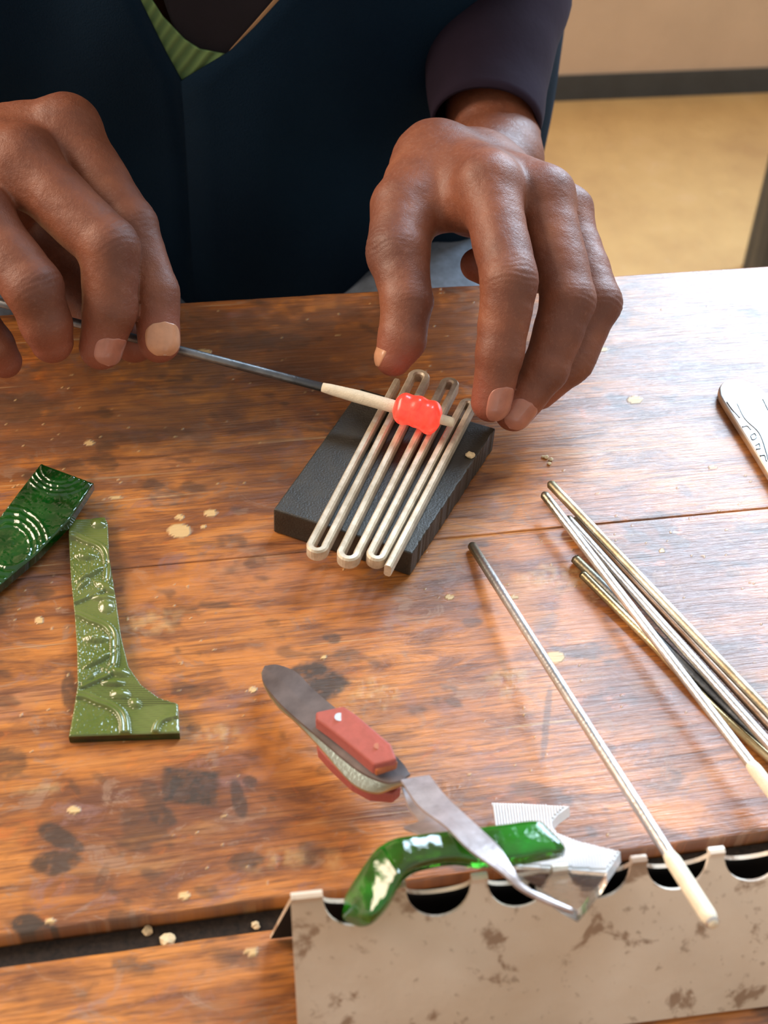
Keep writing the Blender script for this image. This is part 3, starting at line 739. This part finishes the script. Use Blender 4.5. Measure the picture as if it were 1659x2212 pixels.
# gentle unevenness of a hand-bent strip
for k in range(len(path)): path[k, 2] += .00015*math.sin(k*.37)
w_, h_ = .00125, .0025
prof = [(-w_*.55, h_), (w_*.55, h_), (w_, h_*.72), (w_, -h_*.72), (w_*.55, -h_), (-w_*.55, -h_), (-w_, -h_*.72), (-w_, h_*.72)]
path[:, 2] -= h_
V, Fq = prof_sweep(path, prof)
gr = obj('wire_grille', V, Fq, M_wire, smooth=False)
tag(gr, 'pale metal strip bent back and forth into a grille lying across the dark graphite plate', 'grille')

# ------------------------------------------------------------------ mandrel with the glowing bead
Pb = T(905, 893, ZG+.0068); Ph = CD(352, 747, dep(CD(344, 738, .4855))+.0102); dm = Pb-Ph; Lm = np.linalg.norm(dm); dm /= Lm
Pend = T(966, 910, ZG+.0068+.0006); 
mand = thing('bead_mandrel', Ph, 'dark steel rod held in fingers, its cream coated end carrying a glowing red bead', 'rod')
Pw = CD(702, 838, dep(Ph)+(dep(Pb)-dep(Ph))*(702-352)/(905-352))
obj('steel_rod', *tube([Ph-dm*.075, Ph, Pw+(Pw-Ph)/np.linalg.norm(Pw-Ph)*.004], .00165), M_steeldark, mand, smooth=True)
cl = obj('bead_release_coating', *tube([Pw-dm*.001, Pw+dm*.002, Pw+dm*.012, Pw+(Pb-Pw)*.8, Pb, Pb+dm*.0125, Pb+dm*.0132], [.0017, .0020, .0024, .0024, .0020, .0018, .0012]), M_clay, mand, smooth=True)
tag(cl, 'cream coated end of the rod')
def bead_sdf(p):
    c = mm(Pb); q = p-c; ax = q @ dm; side = q-ax[:, None]*dm
    d = None
    for off, r, sh in ((-5.6, 5.9, .3), (-.6, 6.1, .6), (4.4, 6.2, -.5)):
        cc = c+dm*off + np.array([0, 0, sh]); x = np.linalg.norm((p-cc)-((p-cc) @ dm)[:, None]*dm, axis=1); a = ((p-cc) @ dm)
        ph = np.arctan2((p-cc)[:, 2], (p-cc)[:, 1])
        e = np.sqrt((x/(r+.25*np.cos(4*ph+off)))**2+(a/4.0)**2); k = (e-1)*4.4
        d = k if d is None else smin(d, k, 2.2)
    return d
V, Fq = surface_nets(bead_sdf, mm(Pb)-14, mm(Pb)+14, .45)
bd = obj('glass_bead', V/1000., Fq, M_bead, mand, smooth=True); tag(bd, 'glowing red three-lobed molten glass bead')

# ------------------------------------------------------------------ loose rods
def rod(label, pts, r, mats, group='steel rods lying loose on the right of the bench', coat=None):
    P = spline(pts, 30); t = thing('steel_rod', P[0]-np.array([0, 0, r]), label, 'rod', group)
    R_ = np.full(len(P), r); R_[0] = r*.55; P = np.vstack([P[0], P[0]+(P[1]-P[0])/np.linalg.norm(P[1]-P[0])*r*.6, P[1:]]); R_ = np.concatenate([[r*.6, r], np.full(len(P)-2, r)])
    sh = obj('shaft', *tube(P, R_, 16), mats[0], t, smooth=True)
    dd = np.linalg.norm(P-P[0], axis=1); e = mats[2]*1.6 if len(mats) > 1 else .004
    sc_ = np.repeat(np.clip(1.15-dd/e, 0, .9), 16).astype(np.float32)
    at_ = sh.data.attributes.new('scorch', 'FLOAT', 'POINT'); at_.data.foreach_set('value', sc_)
    if coat is not None:
        c = spline(coat, 4); obj('bead_release_coating', *tube(c, np.concatenate([[r*.9], np.full(len(c)-2, r*1.28), [r*.8]]), 16), M_clay, t, smooth=True)
    return t
# ------------------------------------------------------------------ notched rack of folded sheet metal
LR = [np.array(x) for x in (T(583, 2020, 0.),)]
def solve_ridge():
    f0, f1 = T(1355, 2212, 0), T(1659, 2167, 0); u = f1-f0; u /= np.linalg.norm(u)
    best = None
    for h in np.linspace(.015, .06, 91):
        rl = T(628, 1940, h); rr = T(1545, 1838, h); ur = rr-rl; ur /= np.linalg.norm(ur)
        e = abs((rl-LR[0]) @ ur)
        if best is None or e < best[0]: best = (e, h, ur)
    return best, u, f0
(bst, ur_f, f0) = solve_ridge(); HR = .040
rl = T(628, 1938, HR); rr = T(1545, 1838, HR); ur = (rr-rl)/np.linalg.norm(rr-rl); vr = np.array([-ur[1], ur[0], 0])   # vr points away from the camera
ffront = (f0-rl) @ vr; fback = .0114
def rack_side(sgn, dist):
    # panel in local (s along ridge, q down the slope); notches are half-ellipses at the ridge
    slope = np.array([0, 0, -HR]) + vr*dist; Ls = np.linalg.norm(slope); dn = slope/Ls
    return dn, Ls
pitch = None
cs = []
for cx, yy in ((769, 1922), (951, 1905), (1130, 1884), (1300, 1866), (1466, 1848), (1632, 1832)):
    p = T(cx, yy, HR); cs.append(float((p-rl) @ ur))
pitch = (cs[-1]-cs[0])/5; cs = [cs[0]+pitch*i for i in range(7)]
nr = pitch*.402
Lr = cs[-1]+pitch*.62
def panel(dist, depth_n, shift=0.):
    dn, Ls = rack_side(0, dist)
    s = []; 
    # outline along the ridge with notches
    pts = [(0, 0)]
    for c in cs:
        pts.append((c-nr, 0))
        for a in np.linspace(0, math.pi, 17)[1:-1]: pts.append((c-nr*math.cos(a), depth_n*math.sin(a)**.8))
        pts.append((c+nr, 0))
    pts.append((Lr, 0)); n_ = len(pts)
    P = [rl+ur*a+dn*b for a, b in pts]; Q = [rl+ur*(a+shift*(1-a/Lr))+dn*Ls for a, b in pts]
    nn = np.cross(ur, dn); nn /= np.linalg.norm(nn)
    if nn @ vr*dist < 0: nn = -nn
    V = P+Q; V2 = [v-nn*.0011 for v in V]; k = 2*n_
    Fq = []
    for i in range(n_-1):
        Fq += [[i, i+1, i+1+n_, i+n_], [i+k, i+n_+k, i+1+n_+k, i+1+k], [i, i+k, i+1+k, i+1], [i+n_, i+1+n_, i+1+n_+k, i+n_+k]]
    Fq += [[0, n_, n_+k, k], [n_-1, n_-1+k, 2*n_-1+k, 2*n_-1]]
    return np.array(V+V2), Fq
rack = thing('rack', rl*np.array([1, 1, 0]), 'folded sheet-metal rod rack with half-round notches and rust spots at the lower right', 'rack')
obj('front_panel', *panel(ffront, nr*1.18), M_sheet, rack)
obj('back_panel', *panel(fback, nr*1.0, -.0044), M_sheet, rack)
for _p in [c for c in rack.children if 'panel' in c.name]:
    _p.data.materials.append(M_rackshade); _k = len(_p.data.vertices)//2  # inner faces painted black for the shade inside
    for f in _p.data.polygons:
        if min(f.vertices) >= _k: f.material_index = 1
o = obj('shade_black_base', *slab([rl*np.array([1, 1, 0])+vr*(ffront+.003)+ur*.002+np.array([0, 0, .0015]), rl*np.array([1, 1, 0])+vr*(ffront+.003)+ur*(Lr-.002)+np.array([0, 0, .0015]), rl*np.array([1, 1, 0])+vr*(fback-.002)+ur*(Lr-.002)+np.array([0, 0, .0015]), rl*np.array([1, 1, 0])+vr*(fback-.002)+ur*.002+np.array([0, 0, .0015])], .001), M_rackshade, rack)  # added floor plate, black to stand for the shade inside
tabs = [(0, cs[0]-nr)] + [(cs[i]+nr, cs[i+1]-nr) for i in range(len(cs)-1)] + [(cs[-1]+nr, Lr)]
for a, b in tabs:
    P = [rl+ur*a, rl+ur*b]
    V, Fq = prof_sweep([P[0], P[1]], [(-.0012, -.0010), (-.0010, .0004), (0, .0007), (.0010, .0004), (.0012, -.0010)])
    obj('ridge_fold', V, Fq, M_sheet, rack)

rd = .00165
zr = HR-.006
rp = [T(1018, 1176, rd), T(1200, 1465, .012), T(1436, 1850, zr+.003), T(1541, 1996, zr+.011)]
def on_line(A, B, px, py):                    # nearest point of line AB to the ray through px, py
    r = ray(px, py); d = B-A; n_ = np.cross(r, np.cross(d, r)); t = ((_C-A) @ n_)/(d @ n_); return A+d*t
A_, B_ = rp[0], T(1541, 1996, HR+.006)
rod('single steel rod lying apart, its cream coated end over the notched rack', [A_, A_+(B_-A_)*.5, B_], rd, [M_steel, M_steelend, .018], coat=[on_line(A_, B_, 1433, 1846), on_line(A_, B_, 1490, 1925), B_+(B_-A_)*.002])
Z2 = .0019
def ext(p, q, k): return q+(q-p)*k
a1, a2 = T(1187, 1043, .0050), T(1690, 1570, .0080)
rod('uppermost rod of the bundle at the right, its tip reaching farthest towards the hand', [a1, (a1+a2)/2, ext(a1, a2, .25)], .0017, [M_steelold, M_steelend, .006])
a1, a2 = T(1174, 1066, .0085), T(1620, 1648, .0095)
rod('steel rod crossing over the bundle, cream coated at its near end', [a1, (a1+a2)/2, ext(a1, a2, .02)], .0017, [M_steel, M_steelend, .01], coat=[a1+(a2-a1)*.995, ext(a1, a2, .10), ext(a1, a2, .2)])
rod('silvery rod in the middle of the bundle, lying below the crossing rod', [T(1225, 1118, .0040), (T(1225, 1118, .0040)+T(1690, 1640, .0058))/2, T(1740, 1696, .0058)], .0017, [M_steel])
rod('brown rusty rod in the bundle between the two silvery rods', [T(1240, 1120, Z2), T(1470, 1362, Z2), T(1700, 1612, Z2)], .0013, [M_steelbrown])
rod('low brassy rod at the left of the bundle, bent towards the lower right', [T(1240, 1205, Z2), T(1300, 1262, Z2), T(1400, 1360, Z2), T(1540, 1500, Z2), T(1690, 1645, Z2)], .0017, [M_steeldark, M_steelend, .012])
rod('lowest olive-stained rod of the bundle, curving under the crossing rod', [T(1256, 1238, Z2), T(1330, 1312, Z2), T(1420, 1402, Z2), T(1540, 1528, Z2), T(1700, 1672, Z2)], .0015, [M_brass, M_steelend, .016])

# ------------------------------------------------------------------ green glass strips
def px_outline(pts, z): return [T(x, y, z) for x, y in pts]
def resample(pts, n_):
    P = np.array(pts+[pts[0]], float); d = np.concatenate([[0], np.cumsum(np.linalg.norm(np.diff(P, axis=0), axis=1))]); t = np.linspace(0, d[-1], n_, endpoint=False)
    return np.stack([np.interp(t, d, P[:, k]) for k in range(2)], -1)
def inside(X, Y, poly):
    r = np.zeros(X.shape, bool); n_ = len(poly)
    for i in range(n_):
        x1, y1 = poly[i]; x2, y2 = poly[i-1]
        r ^= ((y1 > Y) != (y2 > Y)) & (X < (x2-x1)*(Y-y1)/(y2-y1+1e-12)+x1)
    return r
def embossed(name, left, right, z0, thick, nt, nw, hfn, mat, tilt=None):
    """strip between two polylines (same direction), top relief given by hfn(px,py) in metres"""
    def rs(P, n_):
        P = np.array(P, float); d = np.concatenate([[0], np.cumsum(np.linalg.norm(np.diff(P, axis=0), axis=1))]); t = np.linspace(0, d[-1], n_)
        return np.stack([np.interp(t, d, P[:, k]) for k in range(2)], -1)
    L_, R_ = rs(left, nt), rs(right, nt); f = np.linspace(0, 1, nw)[None, :, None]
    Q = L_[:, None]*(1-f)+R_[:, None]*f; X, Y = Q[..., 0].ravel(), Q[..., 1].ravel()
    h = hfn(X, Y); zb = np.zeros(len(X))+z0 if tilt is None else z0+tilt(X, Y)
    ef = np.minimum(np.minimum(np.tile(np.arange(nw), nt), np.tile(nw-1-np.arange(nw), nt)), np.minimum(np.repeat(np.arange(nt), nw), np.repeat(nt-1-np.arange(nt), nw)))
    h = np.where(ef == 0, -.0005, np.where(ef == 1, h*.6-.0001, h))
    base = np.array([T(x, y, z+thick) for x, y, z in zip(X, Y, zb)]); top_ = base.copy(); top_[:, 2] += h
    bot = base.copy(); bot[:, 2] -= thick; n_ = len(X)
    idx = np.arange(n_).reshape(nt, nw)
    Fq = np.stack([idx[:-1, :-1], idx[1:, :-1], idx[1:, 1:], idx[:-1, 1:]], -1).reshape(-1, 4)
    Fb_ = Fq[:, ::-1]+n_; rim = list(idx[:, 0])+list(idx[-1, 1:])+list(idx[-2::-1, -1])+list(idx[0, -2:0:-1])
    Fs = [[rim[i], rim[(i+1) % len(rim)], rim[(i+1) % len(rim)]+n_, rim[i]+n_] for i in range(len(rim))]
    o = obj(name, np.vstack([top_, bot]), Fq.tolist()+Fb_.tolist()+Fs, mat, smooth=True)
    o.data.polygons.foreach_set('use_smooth', [True]*len(Fq)+[False]*(len(Fb_)+len(Fs)))
    o.data.materials.append(M_gedge); o.data.polygons.foreach_set('material_index', [0]*(len(Fq)+len(Fb_))+[1]*len(Fs))
    return o
def relief(X, Y):
    h = np.zeros(len(X)); st1 = (vnoise(X*.42, Y*.42)-.5)*.00028
    instip = np.zeros(len(X), bool)
    for (cx, cy, rx, ry) in ((152, 1228, 92, 76), (160, 1405, 100, 84), (172, 1588, 112, 92), (400, 1590, 74, 52)):
        d = np.sqrt(((X-cx)/rx)**2+((Y-cy)/ry)**2) + .035*np.cos(2*np.arctan2(Y-cy, X-cx)*3)
        band = sstep(.80, .84, d)*sstep(1.02, .98, d)
        h = np.maximum(h, band*.0010); h -= .0006*np.exp(-((d-.76)/.022)**2)+.0005*np.exp(-((d-1.05)/.02)**2)
        h -= .00025*np.exp(-((d-.91)/.018)**2)*band
        instip |= d < .76
    for (cx, cy, rx, ry, an) in ((186, 1201, 21, 8, 3), (208, 1379, 24, 9, 0), (213, 1132, 14, 8, 5), (230, 1310, 14, 13, 0), (228, 1268, 22, 8, 25), (224, 1292, 22, 6, 0), (256, 1452, 20, 8, 10), (244, 1476, 22, 6, 0), (260, 1500, 18, 10, 0), (292, 1520, 12, 9, 20), (195, 1240, 30, 6, -28), (215, 1425, 34, 6, -28), (180, 1262, 14, 5, -40), (196, 1464, 20, 5, -40)):
        e = ell(X, Y, cx, cy, rx, ry, an); h = np.maximum(h, .0014*np.clip(1.25-e, 0, .8)**.7); h -= .0004*np.exp(-((e-1.45)/.12)**2)
    lines = .00020*np.sin(Y*1.35)
    return h + np.where(instip, st1, lines*(h < .0002))
ga = embossed('green_glass_strip', [(149, 1122), (148, 1160), (153, 1250), (161, 1330), (166, 1400), (167, 1480), (158, 1535), (148, 1590)],
   [(226, 1116), (233, 1130), (236, 1200), (250, 1290), (262, 1375), (278, 1440), (306, 1480), (345, 1508), (385, 1520), (388, 1582)], .0001, .0034, 300, 110, relief, M_gglass)
tag(ga, 'olive-green embossed glass strip with a flared foot lying flat on the wood', 'glass strip')
def relief2(X, Y):
    h = np.zeros(len(X))
    for (cx, cy, rx, ry) in ((130, 1010, 80, 60), (20, 1180, 90, 90)):
        d = np.sqrt(((X-cx)/rx)**2+((Y-cy)/ry)**2)
        for k in (.5, .65, .8, .95): h += .0004*np.exp(-((d-k)/.03)**2)
    return h + (fnoise(X*.07, Y*.09, 3)-.5)*.0006
gb = embossed('green_glass_strip', [(88, 1000), (40, 1062), (0, 1115), (-120, 1268)], [(202, 1042), (150, 1122), (80, 1195), (0, 1262), (-90, 1340)], .0040, .0036, 160, 70, relief2, M_gglass2,
   tilt=lambda X, Y: .0012*(X-100)/100.)
tag(gb, 'deep emerald glass strip at the left edge, its end leaning on the olive-green strip', 'glass strip')
# melted strip gripped by the tweezers
up_ = [(733, 1968), (752, 1930), (785, 1878), (815, 1840), (850, 1820), (900, 1812), (960, 1804), (1020, 1797), (1090, 1788), (1160, 1779)]
lo_ = [(748, 1992), (800, 1990), (838, 1955), (862, 1912), (892, 1882), (935, 1868), (985, 1862), (1040, 1868), (1120, 1862), (1222, 1845)]
def mid_z(x): return float(np.interp(x, [730, 800, 860, 950, 1220], [HR-.007, HR+.002, HR+.006, HR+.005, HR+.0065]))
def thick_strip():
    U_ = spline([[x, y, 0] for x, y in up_], 10)[:, :2]; L2 = spline([[x, y, 0] for x, y in lo_], 10)[:, :2]
    n_ = min(len(U_), len(L2)); V = []; k = 24
    for i in range(n_):
        a, b = U_[i], L2[i]; th = .0028*(1.15 if i < n_*.35 else 1); e = min(1., (i+.6)/6.)**.5
        if i > n_-4: e = [.93, .98, 1][n_-1-i] if n_-1-i < 3 else 1
        for j in range(k):
            an = 2*math.pi*j/k; cx, sy = math.cos(an), math.sin(an); cx = math.copysign(abs(cx)**.4, cx); sy = math.copysign(abs(sy)**.4, sy)
            f = .5+.5*cx*e; q = a*(1-f)+b*f; zc = mid_z(q[0])
            p = T(q[0], q[1], zc); p[2] += sy*th*e + (fnoise(np.array([q[0]*.06]), np.array([q[1]*.06]))[0]-.5)*.0004*(sy > 0); V.append(p)
    Fq = [[i*k+j, i*k+(j+1) % k, (i+1)*k+(j+1) % k, (i+1)*k+j] for i in range(n_-1) for j in range(k)]+[list(range(k)), list(range((n_-1)*k, n_*k))]
    return np.array(V), Fq
gc = obj('green_glass_strip', *thick_strip(), M_gglass3, smooth=True)
tag(gc, 'curved melted green glass strip gripped by the tweezers and drooping into a rack notch', 'glass strip')

# clear ribbed shard
zc0, zc1 = HR-.012, HR+.0018
def shz(x, y): return float(np.interp(y, [1730, 1880, 1970], [.0085, HR+.0018-.006, HR+.0012]))
sh_out = [(1062, 1734), (1146, 1737), (1230, 1742), (1205, 1760), (1190, 1778), (1200, 1798), (1240, 1815), (1290, 1828), (1340, 1840), (1325, 1868), (1298, 1905), (1270, 1940), (1246, 1968), (1205, 1945), (1160, 1915), (1118, 1890), (1088, 1862), (1078, 1830), (1072, 1785)]
P3 = [T(1062, 1734, .0045), T(1340, 1840, HR*.86), T(1246, 1968, HR+.012)]
pn = np.cross(P3[1]-P3[0], P3[2]-P3[0]); pn /= np.linalg.norm(pn)
if pn[2] < 0: pn = -pn
def onp(x, y):
    r = ray(x, y); return _C+r*(((P3[0]-_C) @ pn)/(r @ pn))
tipo = [(1310, 1885), (1298, 1905), (1270, 1940), (1246, 1968), (1205, 1945), (1160, 1915), (1118, 1890), (1098, 1870)]
sh_out = [q for q in sh_out if q[1] < 1870]; sh_out = sh_out[:9]+[(1328, 1864), (1309, 1884.5), (1099, 1869.5)]+sh_out[9+1:] if False else [(1062, 1734), (1146, 1737), (1230, 1742), (1205, 1760), (1190, 1778), (1200, 1798), (1240, 1815), (1290, 1828), (1340, 1840), (1325, 1864), (1310, 1884), (1098, 1869), (1086, 1858), (1078, 1830), (1072, 1785)]
shard = thing('clear_glass_shard', onp(1150, 1800), 'clear ribbed glass shard shining white under the green strip and leaning on the rack', 'glass shard')
V, Fq = slab([onp(x, y) for x, y in sh_out], .0028, -pn); obj('ribbed_pane', V, Fq, M_glareglass, shard)
V, Fq = slab([onp(x, y) for x, y in tipo], .0028, -pn); tag(obj('clear_tip', V, Fq, M_cleartip, shard), 'smooth see-through tip of the shard')
# ribs on the upper face, one relief mesh as part of the shard
ribs_V = []; ribs_F = []
poly = [(x, y) for x, y in sh_out]
for i in range(46):
    x0 = 1066+i*6.2; xs = []
    yy = np.linspace(1734, 1884, 61); xx = x0+(yy-1734)*.13
    ins_ = inside(xx, yy, poly); 
    if ins_.sum() < 4: continue
    seg = np.argwhere(ins_).ravel(); 
    runs = np.split(seg, np.where(np.diff(seg) > 1)[0]+1)
    for rn in runs:
        if len(rn) < 4: continue
        p, q = onp(xx[rn[0]+1], yy[rn[0]+1]), onp(xx[rn[-1]-1], yy[rn[-1]-1])
        v, f = prof_sweep([p, q], [(-.0004, -.0001), (-.0003, .0004), (0, .0006), (.0003, .0004), (.0004, -.0001)], up=pn)
        k = len(ribs_V); ribs_V += list(v); ribs_F += [[a+k for a in g] for g in f]
o = obj('ribbing', np.array(ribs_V), ribs_F, M_glareglass, shard); tag(o, kind='stuff')

# ------------------------------------------------------------------ tweezers
tw = thing('tweezers', T(620, 1520, 0), 'cross-locking soldering tweezers with red grips, holding green glass over the rack', 'tweezers')
def ribbon(left, right, zs, thick, name, mat, parent, n_=8, down=(0, 0, -1), bev=.0002):
    L_ = spline([[x, y, z*1e4] for (x, y), z in zip(left, zs)], n_); R_ = spline([[x, y, z*1e4] for (x, y), z in zip(right, zs)], n_)
    A = [T(a[0], a[1], a[2]/1e4) for a in L_]; B = [T(a[0], a[1], a[2]/1e4) for a in R_]
    V = []; Fq = []
    for i, (p, q) in enumerate(zip(A, B)):
        d = np.array(down)*thick; V += [p, (p+q)/2+np.array([0, 0, .00012]), q, q+d, (p+q)/2+d, p+d]
    k = 6
    for i in range(len(A)-1):
        for j in range(k): Fq.append([i*k+j, i*k+(j+1) % k, (i+1)*k+(j+1) % k, (i+1)*k+j])
    Fq += [list(range(k)), list(range((len(A)-1)*k, len(A)*k))]
    o = obj(name, np.array(V), Fq, mat, parent, smooth=False)
    return o
# upper arm: tail leaf, under the grip, neck and jaw
ribbon([(566, 1450), (568, 1470), (590, 1502), (625, 1538), (680, 1585), (770, 1660), (830, 1688), (866, 1686)],
       [(572, 1438), (600, 1436), (640, 1452), (675, 1487), (718, 1524), (800, 1590), (862, 1640), (886, 1672)],
       [.0085, .0105, .0140, .0170, .0205, .0255, .0290, .0305], .0010, 'upper_arm', M_tweezdark, tw)
jaw = ribbon([(866, 1684), (906, 1741), (965, 1786), (1015, 1835), (1084, 1884), (1123, 1919), (1180, 1948), (1238, 1970)],
       [(928, 1674), (965, 1721), (1034, 1786), (1079, 1830), (1108, 1875), (1133, 1912), (1184, 1938), (1246, 1966)],
       [.0310, .0395, .0480, .0528, .0545, .0537, .0522, .0505], .0011, 'upper_jaw', M_tweez, tw)
# lower arm
ribbon([(564, 1452), (572, 1484), (600, 1525), (640, 1560), (690, 1612), (760, 1690), (812, 1712), (850, 1700), (868, 1695)],
       [(580, 1445), (600, 1470), (640, 1500), (690, 1545), (750, 1600), (830, 1668), (868, 1690), (885, 1690), (892, 1686)],
       [.0055, .0062, .0075, .0090, .0110, .0140, .0165, .0215, .0250], .0009, 'lower_arm', M_brass, tw)
ribbon([(868, 1700), (884, 1745), (905, 1775), (872, 1786), (910, 1800), (960, 1812), (1000, 1832)],
       [(890, 1694), (915, 1738), (930, 1752), (945, 1770), (985, 1780), (1010, 1795), (1030, 1815)],
       [.024, .028, .031, .033, .0365, .0385, .0400], .0010, 'lower_jaw', M_tweez, tw)
# grips
def grip(outline, z, th, name, mat):
    V, Fq = slab([T(x, y, z+(x-684)/180.*(.0115 if z > .01 else .0070)) for x, y in outline], th); o = obj(name, V, Fq, mat, tw); bevel(o, .0007, 3, 40); return o
g1 = grip([(682, 1537), (742, 1524), (770, 1543), (810, 1577), (845, 1607), (858, 1640), (808, 1652), (760, 1612), (715, 1576), (683, 1553)], .0258, .0050, 'grip', M_grip)
g2 = grip([(684, 1596), (720, 1590), (800, 1640), (850, 1672), (868, 1700), (850, 1716), (800, 1712), (760, 1690), (715, 1648), (688, 1618)], .0078, .0048, 'grip', M_grip)
ge = grip([(808, 1652), (858, 1640), (860, 1648), (812, 1664)], .0238, .0032, 'grip_end', M_gripend); 
for x, y, rr_, m_ in ((733, 1550, .0014, M_rivet), (815, 1613, .0010, M_gripend)):
    c = T(x, y, .0257+(x-684)/180.*.0115); obj('grip_dot', *tube([c, c+np.array([0, 0, .00035])], rr_, 16), m_, g1)  # the second disc is a dark stand-in for a dent

# ------------------------------------------------------------------ silver knife at the right edge
out = [(1555, 852), (1554, 835), (1566, 822), (1592, 818), (1620, 824), (1650, 842), (1700, 905), (1800, 1060), (1900, 1230), (1790, 1230), (1700, 1086), (1650, 1005), (1600, 925), (1565, 870)]
pts = spline([[x, y, 0] for x, y in out+[out[0]]], 4)[:-1]
kn = thing('knife', T(1600, 900, 0), 'silver table knife with an engraved handle at the right edge, glaring in the light', 'knife')
V, Fq = slab([T(x, y, .0042) for x, y, _ in pts], .0038); hd = obj('handle', V, Fq, M_silver, kn); bevel(hd, .0012, 3, 30)
def engrave(px, r=.00034, z=.0043):
    return tube(spline([T(x, y, z) for x, y in px], 5), r, 6)
for q in ([(1571, 868), (1582, 884), (1598, 902)], [(1593, 872), (1610, 905), (1640, 935), (1655, 975), (1664, 1010)], [(1648, 862), (1670, 905), (1700, 950)],
          [(1622, 940), (1630, 936), (1634, 944), (1626, 950), (1622, 942)], [(1632, 962), (1640, 958), (1642, 968), (1634, 970)], [(1604, 922), (1614, 920), (1622, 928)], [(1642, 984), (1652, 984), (1656, 996)]):
    obj('engraving', *engrave(q), M_steeldark, hd)
V, Fq = slab([T(x, y, .0030) for x, y in ((1795, 1228), (1898, 1226), (2090, 1560), (2105, 1640), (2060, 1640), (1990, 1540))], .0018); obj('blade', V, Fq, M_silver, kn)

# ------------------------------------------------------------------ crumbs
lab = {0: 'cream crumb on the graphite plate near its right edge', 1: 'pale crumb wedged in the dark gap between the planks, nearest the rack', 2: 'largest pale crumb in the dark gap between the planks'}
def crumb(x, y, z, r, label, group=None):
    bm = bmesh.new(); bmesh.ops.create_icosphere(bm, subdivisions=2, radius=r)
    for v in bm.verts: v.co = v.co*(1+random.uniform(-.25, .25)); v.co.z *= .5
    c = T(x, y, z+r*.4); V = np.array([list(v.co) for v in bm.verts])+c; Fq = [[v.index for v in f.verts] for f in bm.faces]; bm.free()
    o = obj('crumb', V, Fq, M_crumb); tag(o, label, 'crumb', group)
crumb(1016, 983, ZP, .0016, lab[0])
for x, y, r, w_d in ((1180, 987, .0009, 'topmost'), (1190, 992, .0009, 'rightmost'), (1187, 1001, .0008, 'lowest'), (1173, 986, .0006, 'leftmost and smallest')):
    crumb(x, y, 0, r, w_d+' cream crumb of the little cluster right of the graphite plate', 'crumbs right of the plate')
crumb(552, 1998, -.0052, .0013, lab[1]); crumb(362, 2030, -.0052, .0021, lab[2])
crumb(318, 2010, -.0052, .0014, 'small ochre crumb at the upper side of the dark gap')
crumb(781, 2010, .028, .0009, 'tiny cream speck stuck to the rack below its first notch')
print('ridge', bst[1], HR, 'ffront', ffront, 'ts0', ts0)
